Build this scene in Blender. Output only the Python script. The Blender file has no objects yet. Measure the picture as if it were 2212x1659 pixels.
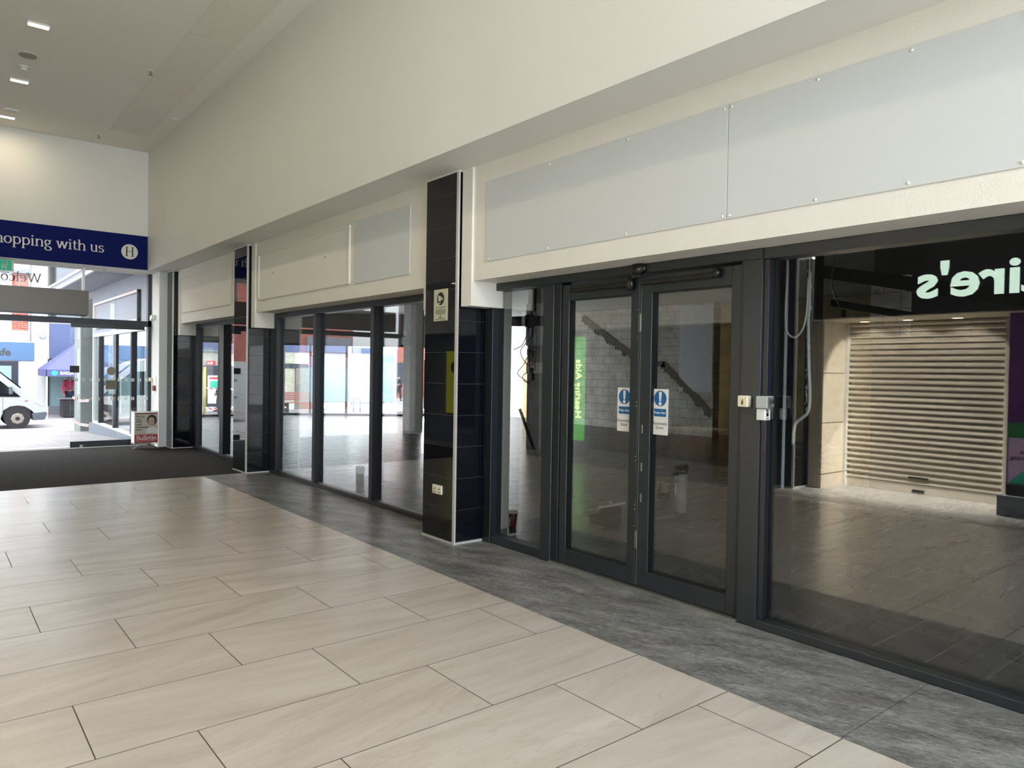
import bpy, bmesh, math, random
from mathutils import Vector, Matrix
random.seed(7)
S = bpy.context.scene
COL = S.collection
PI = math.pi

# ------------------------------------------------------------------ helpers
def lin(c):
    return tuple(((v/255)/12.92 if v/255 <= .04045 else ((v/255+.055)/1.055)**2.4) for v in c)

class NT:
    def __init__(s, name):
        s.mat = bpy.data.materials.new(name); s.mat.use_nodes = True
        s.t = s.mat.node_tree
        s.b = s.t.nodes['Principled BSDF']; s.out = s.t.nodes['Material Output']
    def n(s, typ, props=None, **inp):
        nd = s.t.nodes.new(typ)
        for k, v in (props or {}).items(): setattr(nd, k, v)
        for k, v in inp.items():
            key = int(k[1:]) if k[0] == 'i' and k[1:].isdigit() else k.replace('_', ' ')
            s.put(nd.inputs[key], v)
        return nd
    def put(s, sock, v):
        if isinstance(v, bpy.types.NodeSocket): s.t.links.new(v, sock)
        else: sock.default_value = v
    def m(s, op, a, b=0.0, c=0.0):
        nd = s.t.nodes.new('ShaderNodeMath'); nd.operation = op
        s.put(nd.inputs[0], a); s.put(nd.inputs[1], b)
        if op in ('MULTIPLY_ADD', 'COMPARE', 'SMOOTH_MIN'): s.put(nd.inputs[2], c)
        return nd.outputs[0]
    def pos(s):
        g = s.n('ShaderNodeNewGeometry'); x = s.n('ShaderNodeSeparateXYZ', i0=g.outputs['Position'])
        return x.outputs[0], x.outputs[1], x.outputs[2]
    def xyz(s, x, y, z=0.0):
        return s.n('ShaderNodeCombineXYZ', i0=x, i1=y, i2=z).outputs[0]
    def noise(s, vec, scale=5, detail=4, rough=.5):
        return s.n('ShaderNodeTexNoise', Vector=vec, Scale=scale, Detail=detail, Roughness=rough).outputs[0]
    def ramp(s, fac, stops):
        r = s.n('ShaderNodeValToRGB', Fac=fac); e = r.color_ramp.elements
        while len(e) < len(stops): e.new(.5)
        for k, (p, c) in zip(e, stops): k.position = p; k.color = (*c[:3], 1)
        return r.outputs[0]
    def mix(s, fac, a, b):
        nd = s.n('ShaderNodeMix', dict(data_type='RGBA')); s.put(nd.inputs[0], fac)
        for i, v in ((6, a), (7, b)): s.put(nd.inputs[i], v if isinstance(v, bpy.types.NodeSocket) else (*v[:3], 1))
        return nd.outputs[2]
    def bump(s, h, strength=.2, dist=.01):
        nd = s.n('ShaderNodeBump', Height=h, Strength=strength, Distance=dist)
        s.t.links.new(nd.outputs[0], s.b.inputs['Normal'])

def mat(name, rgb, rough=.6, metal=0., var=.06, scale=6., bump=0., bscale=80., spec=.5, coat=0.):
    n = NT(name); c = lin(rgb)
    x, y, z = n.pos(); p = n.xyz(x, y, z)
    if var:
        f = n.noise(p, scale, 4, .6)
        n.put(n.b.inputs['Base Color'], n.ramp(f, [(.25, tuple(v*(1-var) for v in c)), (.75, tuple(min(1, v*(1+var)) for v in c))]))
    else: n.b.inputs['Base Color'].default_value = (*c, 1)
    n.b.inputs['Roughness'].default_value = rough; n.b.inputs['Metallic'].default_value = metal
    n.b.inputs['Specular IOR Level'].default_value = spec
    if coat: n.b.inputs['Coat Weight'].default_value = coat
    if bump: n.bump(n.noise(p, bscale, 3, .6), bump, .006)
    return n.mat

def emit(name, rgb, strength):
    n = NT(name); c = lin(rgb)
    n.b.inputs['Base Color'].default_value = (*[v*.5 for v in c], 1)
    n.b.inputs['Emission Color'].default_value = (*c, 1); n.b.inputs['Emission Strength'].default_value = strength; n.mat.cycles.emission_sampling = 'NONE'
    return n.mat

def glass(name, f0=.045, tint=(.97, .985, .98), rough=0.):
    n = NT(name); t = n.t; t.nodes.remove(n.b)
    lw = n.n('ShaderNodeLayerWeight', Blend=.5)
    f = n.m('POWER', lw.outputs['Facing'], 5.0)
    f = n.m('MULTIPLY_ADD', f, 1-f0, f0)
    tr = n.n('ShaderNodeBsdfTransparent', Color=(*tint, 1)); gl = n.n('ShaderNodeBsdfGlossy', Color=(1, 1, 1, 1), Roughness=rough)
    mx = n.n('ShaderNodeMixShader', i0=f); t.links.new(tr.outputs[0], mx.inputs[1]); t.links.new(gl.outputs[0], mx.inputs[2])
    t.links.new(mx.outputs[0], n.out.inputs[0])
    return n.mat

class MB:
    """collects shapes for ONE mesh object"""
    def __init__(s): s.bm = bmesh.new(); s.smooth = False
    def box(s, x0, x1, y0, y1, z0, z1, bev=0., mi=0):
        vs = [s.bm.verts.new(p) for p in ((x0,y0,z0),(x1,y0,z0),(x1,y1,z0),(x0,y1,z0),(x0,y0,z1),(x1,y0,z1),(x1,y1,z1),(x0,y1,z1))]
        fs = [s.bm.faces.new([vs[i] for i in q]) for q in ((3,2,1,0),(4,5,6,7),(0,1,5,4),(1,2,6,5),(2,3,7,6),(3,0,4,7))]
        for f in fs: f.material_index = mi
        if bev:
            es = {e for f in fs for e in f.edges}
            bmesh.ops.bevel(s.bm, geom=list(es), offset=bev, segments=2, affect='EDGES', profile=.5)
        return s
    def prism(s, pts, ext, mi=0):
        ext = Vector(ext); a = [s.bm.verts.new(p) for p in pts]; b = [s.bm.verts.new(Vector(p)+ext) for p in pts]
        k = len(pts); fs = [s.bm.faces.new(a[::-1]), s.bm.faces.new(b)]
        for i in range(k): fs.append(s.bm.faces.new((a[i], a[(i+1) % k], b[(i+1) % k], b[i])))
        for f in fs: f.material_index = mi
        return s
    def cyl(s, p0, p1, r, seg=20, r2=None, mi=0):
        p0 = Vector(p0); p1 = Vector(p1); d = (p1-p0).normalized()
        u = d.orthogonal().normalized(); w = d.cross(u); r2 = r if r2 is None else r2
        A = []; B = []
        for i in range(seg):
            t = 2*PI*i/seg; o = u*math.cos(t)+w*math.sin(t)
            A.append(s.bm.verts.new(p0+o*r)); B.append(s.bm.verts.new(p1+o*r2))
        fs = [s.bm.faces.new(A[::-1]), s.bm.faces.new(B)]
        for i in range(seg):
            f = s.bm.faces.new((A[i], A[(i+1) % seg], B[(i+1) % seg], B[i])); f.smooth = seg > 10; fs.append(f)
        for f in fs: f.material_index = mi
        return s
    def tube(s, pts, r, seg=8, smooth=3):
        P = [Vector(p) for p in pts]
        if smooth > 1 and len(P) > 2:
            Q = []
            for i in range(len(P)-1):
                a = P[max(i-1, 0)]; b = P[i]; c = P[i+1]; d = P[min(i+2, len(P)-1)]
                for k in range(smooth):
                    t = k/smooth
                    Q.append(.5*((2*b)+(c-a)*t+(2*a-5*b+4*c-d)*t*t+(3*b-a-3*c+d)*t**3))
            Q.append(P[-1]); P = Q
        rings = []; u = None
        for i, p in enumerate(P):
            d = (P[min(i+1, len(P)-1)]-P[max(i-1, 0)]).normalized()
            if u is None: u = d.orthogonal().normalized()
            u = (u-d*u.dot(d)).normalized(); w = d.cross(u)
            rings.append([s.bm.verts.new(p+(u*math.cos(2*PI*k/seg)+w*math.sin(2*PI*k/seg))*r) for k in range(seg)])
        for a, b in zip(rings, rings[1:]):
            for k in range(seg):
                f = s.bm.faces.new((a[k], a[(k+1) % seg], b[(k+1) % seg], b[k])); f.smooth = True
        s.bm.faces.new(rings[0][::-1]); s.bm.faces.new(rings[-1])
        return s
    def ball(s, c, r, sc=(1, 1, 1), seg=16):
        M = Matrix.Translation(c) @ Matrix.Diagonal((*[r*k for k in sc], 1))
        g = bmesh.ops.create_uvsphere(s.bm, u_segments=seg, v_segments=max(6, seg//2), radius=1, matrix=M)
        for v in g['verts']:
            for f in v.link_faces: f.smooth = True
        return s
    def lathe(s, c, prof, seg=24):
        c = Vector(c); rings = []
        for r, z in prof: rings.append([s.bm.verts.new(c+Vector((r*math.cos(2*PI*k/seg), r*math.sin(2*PI*k/seg), z))) for k in range(seg)])
        for a, b in zip(rings, rings[1:]):
            for k in range(seg):
                f = s.bm.faces.new((a[k], a[(k+1) % seg], b[(k+1) % seg], b[k])); f.smooth = True
        s.bm.faces.new(rings[0][::-1]); s.bm.faces.new(rings[-1])
        return s
    def disc(s, c, r, axis, depth, sc=(1, 1), seg=32, u=None, v=None):
        """flat disc with thickness: c centre, plane vectors u,v"""
        u = Vector(u); v = Vector(v); c = Vector(c)
        pts = [c+u*(r*sc[0]*math.cos(2*PI*i/seg))+v*(r*sc[1]*math.sin(2*PI*i/seg)) for i in range(seg)]
        return s.prism(pts, Vector(axis)*depth)
    def build(s, name, mats, parent=None):
        bmesh.ops.recalc_face_normals(s.bm, faces=s.bm.faces[:])
        me = bpy.data.meshes.new(name); s.bm.to_mesh(me); s.bm.free()
        return link(name, me, mats, parent)

def wloc(o):
    v = Vector((0, 0, 0))
    while o: v = v+o.location; o = o.parent
    return v

def link(name, me, mats, parent=None):
    if not isinstance(mats, (list, tuple)): mats = [mats]
    for m_ in mats: me.materials.append(m_)
    o = bpy.data.objects.new(name, me); COL.objects.link(o)
    xs = [v.co for v in me.vertices]
    base = Vector(((min(v.x for v in xs)+max(v.x for v in xs))/2, (min(v.y for v in xs)+max(v.y for v in xs))/2, min(v.z for v in xs)))
    me.transform(Matrix.Translation(-base))
    o.location = base-(wloc(parent) if parent else Vector((0, 0, 0)))
    if parent: o.parent = parent
    return o

def tag(o, label, cat, group=None, kind=None):
    o['label'] = label; o['category'] = cat
    if group: o['group'] = group
    if kind: o['kind'] = kind
    return o

def thing(name, label, cat, loc, group=None, kind='thing'):
    o = bpy.data.objects.new(name, None); COL.objects.link(o); o.location = loc; o.empty_display_size = .1
    return tag(o, label, cat, group, kind)

def struct(o, label=None, cat=None):
    o['kind'] = 'structure'
    if label: o['label'] = label
    if cat: o['category'] = cat
    return o

def sroot(name, loc, label, cat):
    return thing(name, label, cat, loc, None, 'structure')

def dup(root, delta, label=None, parent=None):
    c = root.copy(); COL.objects.link(c)
    if parent: c.parent = parent
    else: c.location = root.location+Vector(delta)
    if label: c['label'] = label
    for ch in list(root.children): dup(ch, (0, 0, 0), None, c)
    return c

def bx(name, m_, x0, x1, y0, y1, z0, z1, parent=None, bev=0.):
    return MB().box(min(x0,x1), max(x0,x1), min(y0,y1), max(y0,y1), z0, z1, bev).build(name, m_, parent)

def text_mesh(txt, size, depth=.001, bold=0., shear=0., align='LEFT', spacing=1., line=1., wide=1.):
    cu = bpy.data.curves.new('t', 'FONT'); cu.body = txt; cu.size = size; cu.extrude = depth; cu.offset = bold
    cu.shear = shear; cu.align_x = align; cu.space_character = spacing; cu.space_line = line; cu.resolution_u = 3
    o = bpy.data.objects.new('t', cu); COL.objects.link(o)
    dg = bpy.context.evaluated_depsgraph_get(); dg.update()
    me = bpy.data.meshes.new_from_object(o.evaluated_get(dg))
    bpy.data.objects.remove(o); bpy.data.curves.remove(cu)
    if wide != 1: me.transform(Matrix.Diagonal((wide, 1, 1, 1)))
    return me

def text(name, txt, size, m_, parent, org, xd, up, **k):
    me = text_mesh(txt, size, **k); xd = Vector(xd).normalized(); up = Vector(up).normalized(); nz = xd.cross(up)
    M = Matrix(((xd.x, up.x, nz.x, org[0]), (xd.y, up.y, nz.y, org[1]), (xd.z, up.z, nz.z, org[2]), (0, 0, 0, 1)))
    me.transform(M)
    me.materials.clear()
    return link(name, me, m_, parent)

# --- small serif alphabet, drawn as strokes of a broad pen (units of x-height)
def arc(cx, cy, rx, ry, a0, a1, n=14):
    return [(cx+rx*math.cos(math.radians(a0+(a1-a0)*i/n)), cy+ry*math.sin(math.radians(a0+(a1-a0)*i/n))) for i in range(n+1)]
def serif(x, y, w=.19): return [(x-w, y), (x+w, y)]
GL = {
 's': (.72, [arc(.37, .74, .25, .22, 20, 200)[0:1]+arc(.37, .74, .25, .22, 30, 250)+arc(.37, .27, .28, .24, 80, -160)], []),
 'h': (1.08, [[(.22, 0), (.22, 1.5)], [(.22, .68)]+arc(.56, .68, .3, .29, 140, 0)+[(.86, 0)]], [serif(.22, .03), serif(.86, .03), [(.05, 1.46), (.22, 1.48)]]),
 'n': (1.08, [[(.22, 0), (.22, 1.)], [(.22, .68)]+arc(.56, .68, .3, .29, 140, 0)+[(.86, 0)]], [serif(.22, .03), serif(.86, .03), [(.05, .95), (.22, .97)]]),
 'm': (1.66, [[(.22, 0), (.22, 1.)], arc(.52, .68, .28, .29, 140, 0)+[(.8, 0)], arc(1.1, .68, .28, .29, 150, 0)+[(1.38, 0)]], [serif(.22, .03), serif(.8, .03), serif(1.38, .03), [(.05, .95), (.22, .97)]]),
 'u': (1.08, [[(.22, 1), (.22, .32)]+arc(.5, .32, .28, .29, 180, 330), [(.82, 0), (.82, 1)]], [[(.05, .96), (.22, .97)], [(.65, .96), (.82, .97)], [(.82, .03), (1., .04)]]),
 'o': (.98, [arc(.48, .5, .38, .47, 0, 360, 28)], []),
 'e': (.86, [[(.1, .54), (.76, .54)], arc(.45, .5, .35, .47, 8, 320, 24)], []),
 'c': (.82, [arc(.46, .5, .36, .47, 45, 320, 24)], []),
 'p': (1.06, [[(.22, -.5), (.22, 1.)], arc(.55, .5, .36, .47, 150, -150, 24)], [serif(.22, -.47), [(.05, .95), (.22, .97)]]),
 'i': (.52, [[(.24, 0), (.24, 1.)], arc(.24, 1.33, .05, .05, 0, 360, 10)], [serif(.24, .03), [(.06, .95), (.24, .97)]]),
 'l': (.52, [[(.24, 0), (.24, 1.5)]], [serif(.24, .03), [(.06, 1.46), (.24, 1.48)]]),
 't': (.64, [[(.26, 1.3), (.26, .25)]+arc(.42, .25, .16, .21, 180, 330)], [[(.05, .96), (.56, .96)]]),
 'g': (.96, [arc(.42, .66, .28, .3, 0, 360, 22), [(.25, .4), (.2, .22), (.35, .1)], [(.35, .1), (.68, .06)]+arc(.5, -.22, .36, .25, 60, -230, 20), [(.62, .88), (.88, .98)]], []),
 'w': (1.5, [[(.16, 1), (.44, .02)], [(.44, .02), (.74, 1)], [(.74, 1), (1.04, .02)], [(1.04, .02), (1.34, 1)]], [serif(.16, .97, .15), serif(.74, .97, .15), serif(1.34, .97, .13)]),
 'W': (1.9, [[(.14, 1.4), (.52, .02)], [(.52, .02), (.94, 1.4)], [(.94, 1.4), (1.32, .02)], [(1.32, .02), (1.76, 1.4)]], [serif(.14, 1.37), serif(.94, 1.37, .15), serif(1.76, 1.37)]),
 'B': (1.1, [[(.24, 0), (.24, 1.4)], [(.24, 1.38)]+arc(.5, 1.05, .32, .33, 80, -80)+[(.24, .72)], [(.24, .72)]+arc(.54, .37, .38, .36, 80, -80)+[(.24, .02)]], [[(.05, .03), (.3, .03)], [(.05, 1.37), (.3, 1.37)]]),
 'H': (1.4, [[(.28, 0), (.28, 1.5)], [(1.12, 0), (1.12, 1.5)], [(.28, .72), (.5, .84), (.7, .7), (.9, .84), (1.12, .72)]], [serif(.28, .03, .22), serif(1.12, .03, .22), serif(.28, 1.47, .22), serif(1.12, 1.47, .22)]),
 ' ': (.5, [], []),
}
def serif_text(name, txt, xh, m_, parent, org, xd, up, wv=.095, wh=.045, depth=.003, track=0.):
    xd = Vector(xd).normalized(); up = Vector(up).normalized(); nz = xd.cross(up); org = Vector(org)
    mb = MB(); pen = 0.; lay = 0
    for ch in txt:
        adv, strokes, serifs = GL[ch]
        for pts, thick in [(p, 0) for p in strokes]+[(p, 1) for p in serifs]:
            k = len(pts); Lp = []; Rp = []
            for i, p in enumerate(pts):
                a = pts[max(i-1, 0)]; b = pts[min(i+1, k-1)]; dx, dy = b[0]-a[0], b[1]-a[1]; l = math.hypot(dx, dy) or 1
                nx, ny = -dy/l, dx/l; h = math.hypot(wv*nx, wh*ny)
                Lp.append((p[0]+nx*h, p[1]+ny*h)); Rp.append((p[0]-nx*h, p[1]-ny*h))
            T = lambda q, e: org+xd*((q[0]+pen)*xh)+up*(q[1]*xh)+nz*e
            lay += 1; d = depth+.00003*(lay % 7)
            va = [[mb.bm.verts.new(T(q, 0)) for q in Lp], [mb.bm.verts.new(T(q, 0)) for q in Rp], [mb.bm.verts.new(T(q, d)) for q in Lp], [mb.bm.verts.new(T(q, d)) for q in Rp]]
            for i in range(k-1):
                for A, B in ((0, 1), (2, 3), (0, 2), (1, 3)): mb.bm.faces.new((va[A][i], va[A][i+1], va[B][i+1], va[B][i]))
            for i in (0, k-1): mb.bm.faces.new((va[0][i], va[1][i], va[3][i], va[2][i]))
        pen += adv+track
    return mb.build(name, m_, parent), pen*xh
def serif_len(txt, xh, track=0.): return sum(GL[c][0]+track for c in txt)*xh

# ------------------------------------------------------------------ materials
M = {}
M['cream'] = mat('cream_paint', (228, 227, 221), .55, var=.015, scale=1.2)
M['ceiling'] = mat('ceiling_paint', (240, 236, 228), .8, var=.015, scale=1.)
M['cpanel'] = mat('ceiling_panel_paint', (234, 228, 220), .85, var=.02, scale=30)
M['plaster'] = mat('white_plaster', (238, 234, 224), .6, var=.02, scale=3, bump=.35, bscale=70)
M['white'] = mat('white_paint', (228, 228, 224), .45, var=.02)
M['greypanel'] = mat('grey_panel', (214, 217, 217), .42, var=.012, scale=2)
M['soffit'] = mat('soffit_paint', (214, 208, 196), .6, var=.02, scale=2)
M['frame'] = mat('anthracite_frame', (34, 40, 45), .38, var=.05)
M['frame_dk'] = mat('dark_frame', (17, 22, 29), .42, var=.05)
M['black'] = mat('black_plastic', (14, 13, 13), .35, var=0)
M['alu'] = mat('brushed_aluminium', (190, 190, 186), .35, metal=.9, var=.05, scale=40)
M['trimw'] = mat('pale_metal_trim', (205, 203, 198), .4, metal=.2, var=.02)
M['steel'] = mat('worn_steel', (150, 150, 150), .35, metal=1., var=.1, scale=20)
M['navy'] = mat('sign_navy', (10, 24, 92), .65, var=.02, spec=.1)
M['letter'] = mat('letter_offwhite', (222, 220, 214), .5, var=0)
M['glass'] = glass('coated_glass', .1, (.985, .992, .99))
M['glass_cl'] = glass('clear_glass', .03, (.985, .995, .99))
M['glass_w'] = glass('window_glass', .05, (.96, .985, .985))
M['opal'] = emit('lamp_diffuser', (255, 250, 240), 4)
M['concrete'] = mat('concrete', (146, 143, 136), .85, var=.25, scale=4, bump=.3, bscale=30)
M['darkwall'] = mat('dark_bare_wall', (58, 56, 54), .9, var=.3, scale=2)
M['shopceil'] = mat('shop_ceiling', (118, 116, 111), .9, var=.15, scale=2)
M['downstand'] = mat('downstand_board', (108, 104, 100), .8, var=.06)
M['barewhite'] = mat('bare_white_wall', (222, 221, 219), .8, var=.1, scale=1.5)
M['wood'] = mat('pine_wood', (205, 165, 105), .6, var=.15, scale=12)
M['orange'] = mat('orange_board', (150, 92, 28), .7, var=.1)
M['pvc'] = mat('grey_pvc', (178, 176, 172), .4, var=.05)
M['cup'] = mat('cup_maroon', (92, 14, 28), .5, var=.03)
M['paper'] = mat('white_paper', (232, 230, 226), .6, var=.01)
M['ink'] = mat('black_ink', (22, 22, 22), .6, var=0)
M['blue'] = mat('safety_blue', (10, 92, 150), .5, var=0)
M['cream_pl'] = mat('cream_plastic', (240, 232, 208), .35, var=0)
M['grey_pl'] = mat('grey_plastic', (176, 182, 182), .35, var=0)
M['red'] = mat('red_print', (176, 26, 40), .5, var=.03)
M['darkred'] = mat('dark_red_print', (120, 20, 34), .5, var=.03)
M['skinp'] = mat('printed_skin', (206, 170, 148), .6, var=.05)
M['hairp'] = mat('printed_hair', (48, 42, 40), .6, var=.05)
M['beigep'] = mat('printed_beige', (206, 198, 182), .6, var=.03)
M['shutter'] = mat('galvanised_shutter', (214, 208, 196), .38, metal=.35, var=.04, scale=8)
M['jambtile'] = mat('cream_tile', (192, 182, 164), .5, var=.04, scale=5)
M['signblack'] = mat('sign_black', (6, 5, 16), .25, var=0)
M['mint'] = emit('lit_mint_letter', (214, 242, 222), 4.2)
M['green'] = emit('lit_green_panel', (60, 190, 40), 1.9)
M['lime'] = emit('lit_lime_text', (235, 255, 150), 4.5)
M['yellow'] = emit('lit_yellow_poster', (200, 205, 30), 1.3)
M['lampwarm'] = emit('warm_downlight', (255, 238, 205), 9)
M['purple'] = mat('purple_vinyl', (82, 24, 100), .4, var=.02)
M['dgreen'] = mat('green_vinyl', (16, 110, 60), .4, var=.02)
M['lilac'] = mat('lilac_vinyl', (196, 160, 204), .4, var=.02)
M['teal'] = mat('teal_vinyl', (40, 180, 150), .4, var=.02)
M['exitgreen'] = emit('exit_sign_green', (20, 160, 120), .55)
M['rubber'] = mat('tyre_rubber', (22, 22, 24), .8, var=.1)
M['vanw'] = mat('van_paint', (150, 154, 154), .3, var=.01, coat=.4)
M['vangrey'] = mat('van_bumper', (66, 74, 82), .5, var=.02)
M['vglass'] = mat('van_glass', (18, 22, 26), .05, var=0)
M['wheelw'] = mat('steel_wheel', (120, 112, 104), .5, var=.1, scale=30)
M['facade'] = mat('white_render', (196, 198, 200), .8, var=.04)
M['facblue'] = mat('blue_fascia', (58, 88, 122), .6, var=.04)
M['facnavy'] = mat('navy_shopfront', (20, 26, 44), .5, var=.04)
M['panelblue'] = mat('blue_panel', (56, 68, 104), .5, var=.05)
M['clad'] = mat('grey_cladding', (98, 102, 110), .7, var=.08, scale=3)
M['lettergrey'] = mat('grey_letter', (46, 44, 44), .5, var=0)
M['shopwin'] = mat('shop_window_blue', (120, 145, 150), .15, var=.2, scale=.7)
M['stone'] = mat('stone_pier', (104, 98, 92), .9, var=.45, scale=9)
M['gaz'] = mat('purple_canopy', (66, 70, 112), .7, var=.05)
M['tablesk'] = mat('black_skirt', (16, 14, 26), .8, var=.1)
M['bench'] = mat('red_brown_slat', (126, 74, 66), .6, var=.1, scale=12)
M['tape'] = None
M['kerb'] = mat('grey_kerb', (92, 98, 108), .8, var=.08, scale=5)
M['extwall'] = mat('lilac_grey_render', (120, 124, 134), .7, var=.05, scale=2)
M['extframe'] = mat('white_alu_frame', (180, 184, 186), .4, var=.02)
M['postm'] = mat('pale_post', (104, 110, 108), .7, var=.1, scale=3)
M['skin'] = mat('skin', (150, 110, 92), .6, var=.05)
M['pink'] = mat('pink_jacket', (170, 50, 84), .7, var=.05)
M['jeans'] = mat('blue_jeans', (34, 44, 70), .8, var=.1)
M['navyc'] = mat('navy_coat', (26, 32, 52), .8, var=.1)
M['hair'] = mat('dark_hair', (32, 24, 20), .6, var=.1)
M['yellowp'] = mat('yellow_post', (176, 160, 60), .6, var=.05)
M['greenleaf'] = mat('green_produce', (40, 90, 40), .7, var=.3, scale=20)

def m_tiles(name, base, dark, light, x0, px, y0, py, third, grout, gw, rough, vein_along_y=True, gdark=True):
    n = NT(name); x, y, z = n.pos()
    u = n.m('DIVIDE', n.m('SUBTRACT', x, x0), px); row = n.m('FLOOR', u); fu = n.m('FRACT', u)
    v = n.m('DIVIDE', n.m('SUBTRACT', y, y0), py)
    if third: v = n.m('SUBTRACT', v, n.m('MULTIPLY', row, 1/3))
    col = n.m('FLOOR', v); fv = n.m('FRACT', v)
    du = n.m('MULTIPLY', n.m('MINIMUM', fu, n.m('SUBTRACT', 1.0, fu)), px)
    dv = n.m('MULTIPLY', n.m('MINIMUM', fv, n.m('SUBTRACT', 1.0, fv)), py)
    g = n.m('LESS_THAN', n.m('MINIMUM', du, dv), gw)
    rnd = n.n('ShaderNodeTexWhiteNoise', dict(noise_dimensions='2D'), Vector=n.xyz(row, col)).outputs[0]
    off = n.m('MULTIPLY', rnd, 37.0)
    # slanted soft veins, a different cut of the stone in every tile
    sl = n.m('MULTIPLY', n.m('SUBTRACT', rnd, .5), .5)
    xs = n.m('ADD', n.m('MULTIPLY_ADD', y, sl, x), off)
    vec = n.xyz(n.m('MULTIPLY', xs, 5.0), n.m('MULTIPLY_ADD', y, .7, off), off)
    f = n.noise(vec, 1.3, 5, .62)
    c = n.ramp(f, [(.2, lin(dark)), (.48, lin(base)), (.8, lin(light))])
    fine = n.noise(n.xyz(x, y, off), 160, 2, .7)
    c = n.mix(n.m('MULTIPLY', n.m('SUBTRACT', fine, .35), .22), c, (1, 1, 1)) if gdark else c
    thin = n.noise(n.xyz(n.m('MULTIPLY', xs, 4.2), n.m('MULTIPLY_ADD', y, .8, off), off), .8, 4, .55)
    vein = n.m('MULTIPLY', n.m('SUBTRACT', 1.0, n.m('MINIMUM', n.m('MULTIPLY', n.m('ABSOLUTE', n.m('SUBTRACT', thin, .5)), 90.), 1.0)), n.m('GREATER_THAN', rnd, .4))
    c = n.mix(n.m('MULTIPLY', vein, .32 if gdark else 0.), c, lin(dark))
    c = n.mix(n.m('MULTIPLY', n.m('SUBTRACT', rnd, .5), .16), c, lin(dark))
    c = n.mix(g, c, lin(grout))
    n.put(n.b.inputs['Base Color'], c)
    n.put(n.b.inputs['Roughness'], n.m('ADD', n.m('MULTIPLY_ADD', f, .06, rough-.03), n.m('MULTIPLY', g, .4)))
    n.bump(n.m('SUBTRACT', 1.0, g), .1, .001)
    return n.mat
M['floor'] = m_tiles('beige_porcelain_tiles', (197, 187, 175), (176, 165, 153), (214, 206, 197), -5.495, .5715, .530, 1.143, True, (70, 62, 56), .0026, .25)
M['floor_shop'] = m_tiles('dark_slate_tiles', (48, 48, 49), (42, 42, 43), (55, 55, 55), -2.484, .2855, 4.155, .571, False, (128, 128, 124), .0023, .27, gdark=False)

M['floor_shop'].node_tree.nodes['Principled BSDF'].inputs['Specular IOR Level'].default_value = .3
def m_strip():
    n = NT('grey_quartzite_strip'); x, y, z = n.pos()
    a = .35; xr = n.m('ADD', n.m('MULTIPLY', x, math.cos(a)), n.m('MULTIPLY', y, math.sin(a)))
    yr = n.m('SUBTRACT', n.m('MULTIPLY', y, math.cos(a)), n.m('MULTIPLY', x, math.sin(a)))
    warp = n.noise(n.xyz(x, y, 0.), 1.6, 4, .6)
    yw = n.m('MULTIPLY_ADD', warp, .22, yr)
    big = n.noise(n.xyz(n.m('MULTIPLY', xr, 1.0), n.m('MULTIPLY', yw, 3.), 3.), 2.0, 6, .7)
    fin = n.noise(n.xyz(n.m('MULTIPLY', xr, 22.), n.m('MULTIPLY', yw, 60.), 1.), 1., 8, .82)
    fle = n.noise(n.xyz(n.m('MULTIPLY', xr, 7.), n.m('MULTIPLY', yw, 30.), 7.), 1., 9, .8)
    f = n.m('ADD', n.m('MULTIPLY', big, .45), n.m('MULTIPLY', fin, .55))
    c = n.ramp(f, [(.4, lin((78, 77, 75))), (.5, lin((120, 119, 117))), (.59, lin((158, 157, 154)))])
    c = n.mix(n.ramp(fle, [(.57, (0, 0, 0)), (.68, (.85, .85, .85))]), c, lin((186, 183, 178)))
    u = n.m('DIVIDE', n.m('SUBTRACT', x, -1.5), 4.03); fu = n.m('FRACT', u)
    g = n.m('LESS_THAN', n.m('MULTIPLY', n.m('MINIMUM', fu, n.m('SUBTRACT', 1.0, fu)), 4.03), .0018)
    c = n.mix(g, c, lin((52, 50, 48)))
    n.put(n.b.inputs['Base Color'], c); n.b.inputs['Roughness'].default_value = .38
    n.bump(fin, .1, .002)
    return n.mat
M['strip'] = m_strip()

def m_mat():
    n = NT('ribbed_entrance_matting'); x, y, z = n.pos()
    f = n.noise(n.xyz(n.m('MULTIPLY', x, 60.), n.m('MULTIPLY', y, 4.), 0.), 1., 4, .7)
    d = n.n('ShaderNodeTexVoronoi', Vector=n.xyz(x, y, 0.), Scale=6.).outputs['Distance']
    spk = n.m('LESS_THAN', d, .055)
    c = n.ramp(f, [(.3, lin((30, 27, 27))), (.7, lin((52, 47, 45)))])
    c = n.mix(n.m('MULTIPLY', spk, .55), c, lin((170, 165, 160)))
    n.put(n.b.inputs['Base Color'], c); n.b.inputs['Roughness'].default_value = .95; n.b.inputs['Specular IOR Level'].default_value = .15
    n.bump(f, .5, .004)
    return n.mat
M['mat'] = m_mat()

def m_black_tile():
    n = NT('black_glazed_tile'); x, y, z = n.pos()
    u = n.m('FRACT', n.m('DIVIDE', n.m('SUBTRACT', z, .022), .2805))
    g = n.m('LESS_THAN', n.m('MULTIPLY', n.m('MINIMUM', u, n.m('SUBTRACT', 1.0, u)), .2805), .0022)
    n.put(n.b.inputs['Base Color'], n.mix(g, (.0035, .0042, .008), lin((46, 48, 54))))
    n.put(n.b.inputs['Roughness'], n.m('MULTIPLY_ADD', g, .5, .025))
    n.b.inputs['IOR'].default_value = 1.52
    return n.mat
M['btile'] = m_black_tile()

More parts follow.
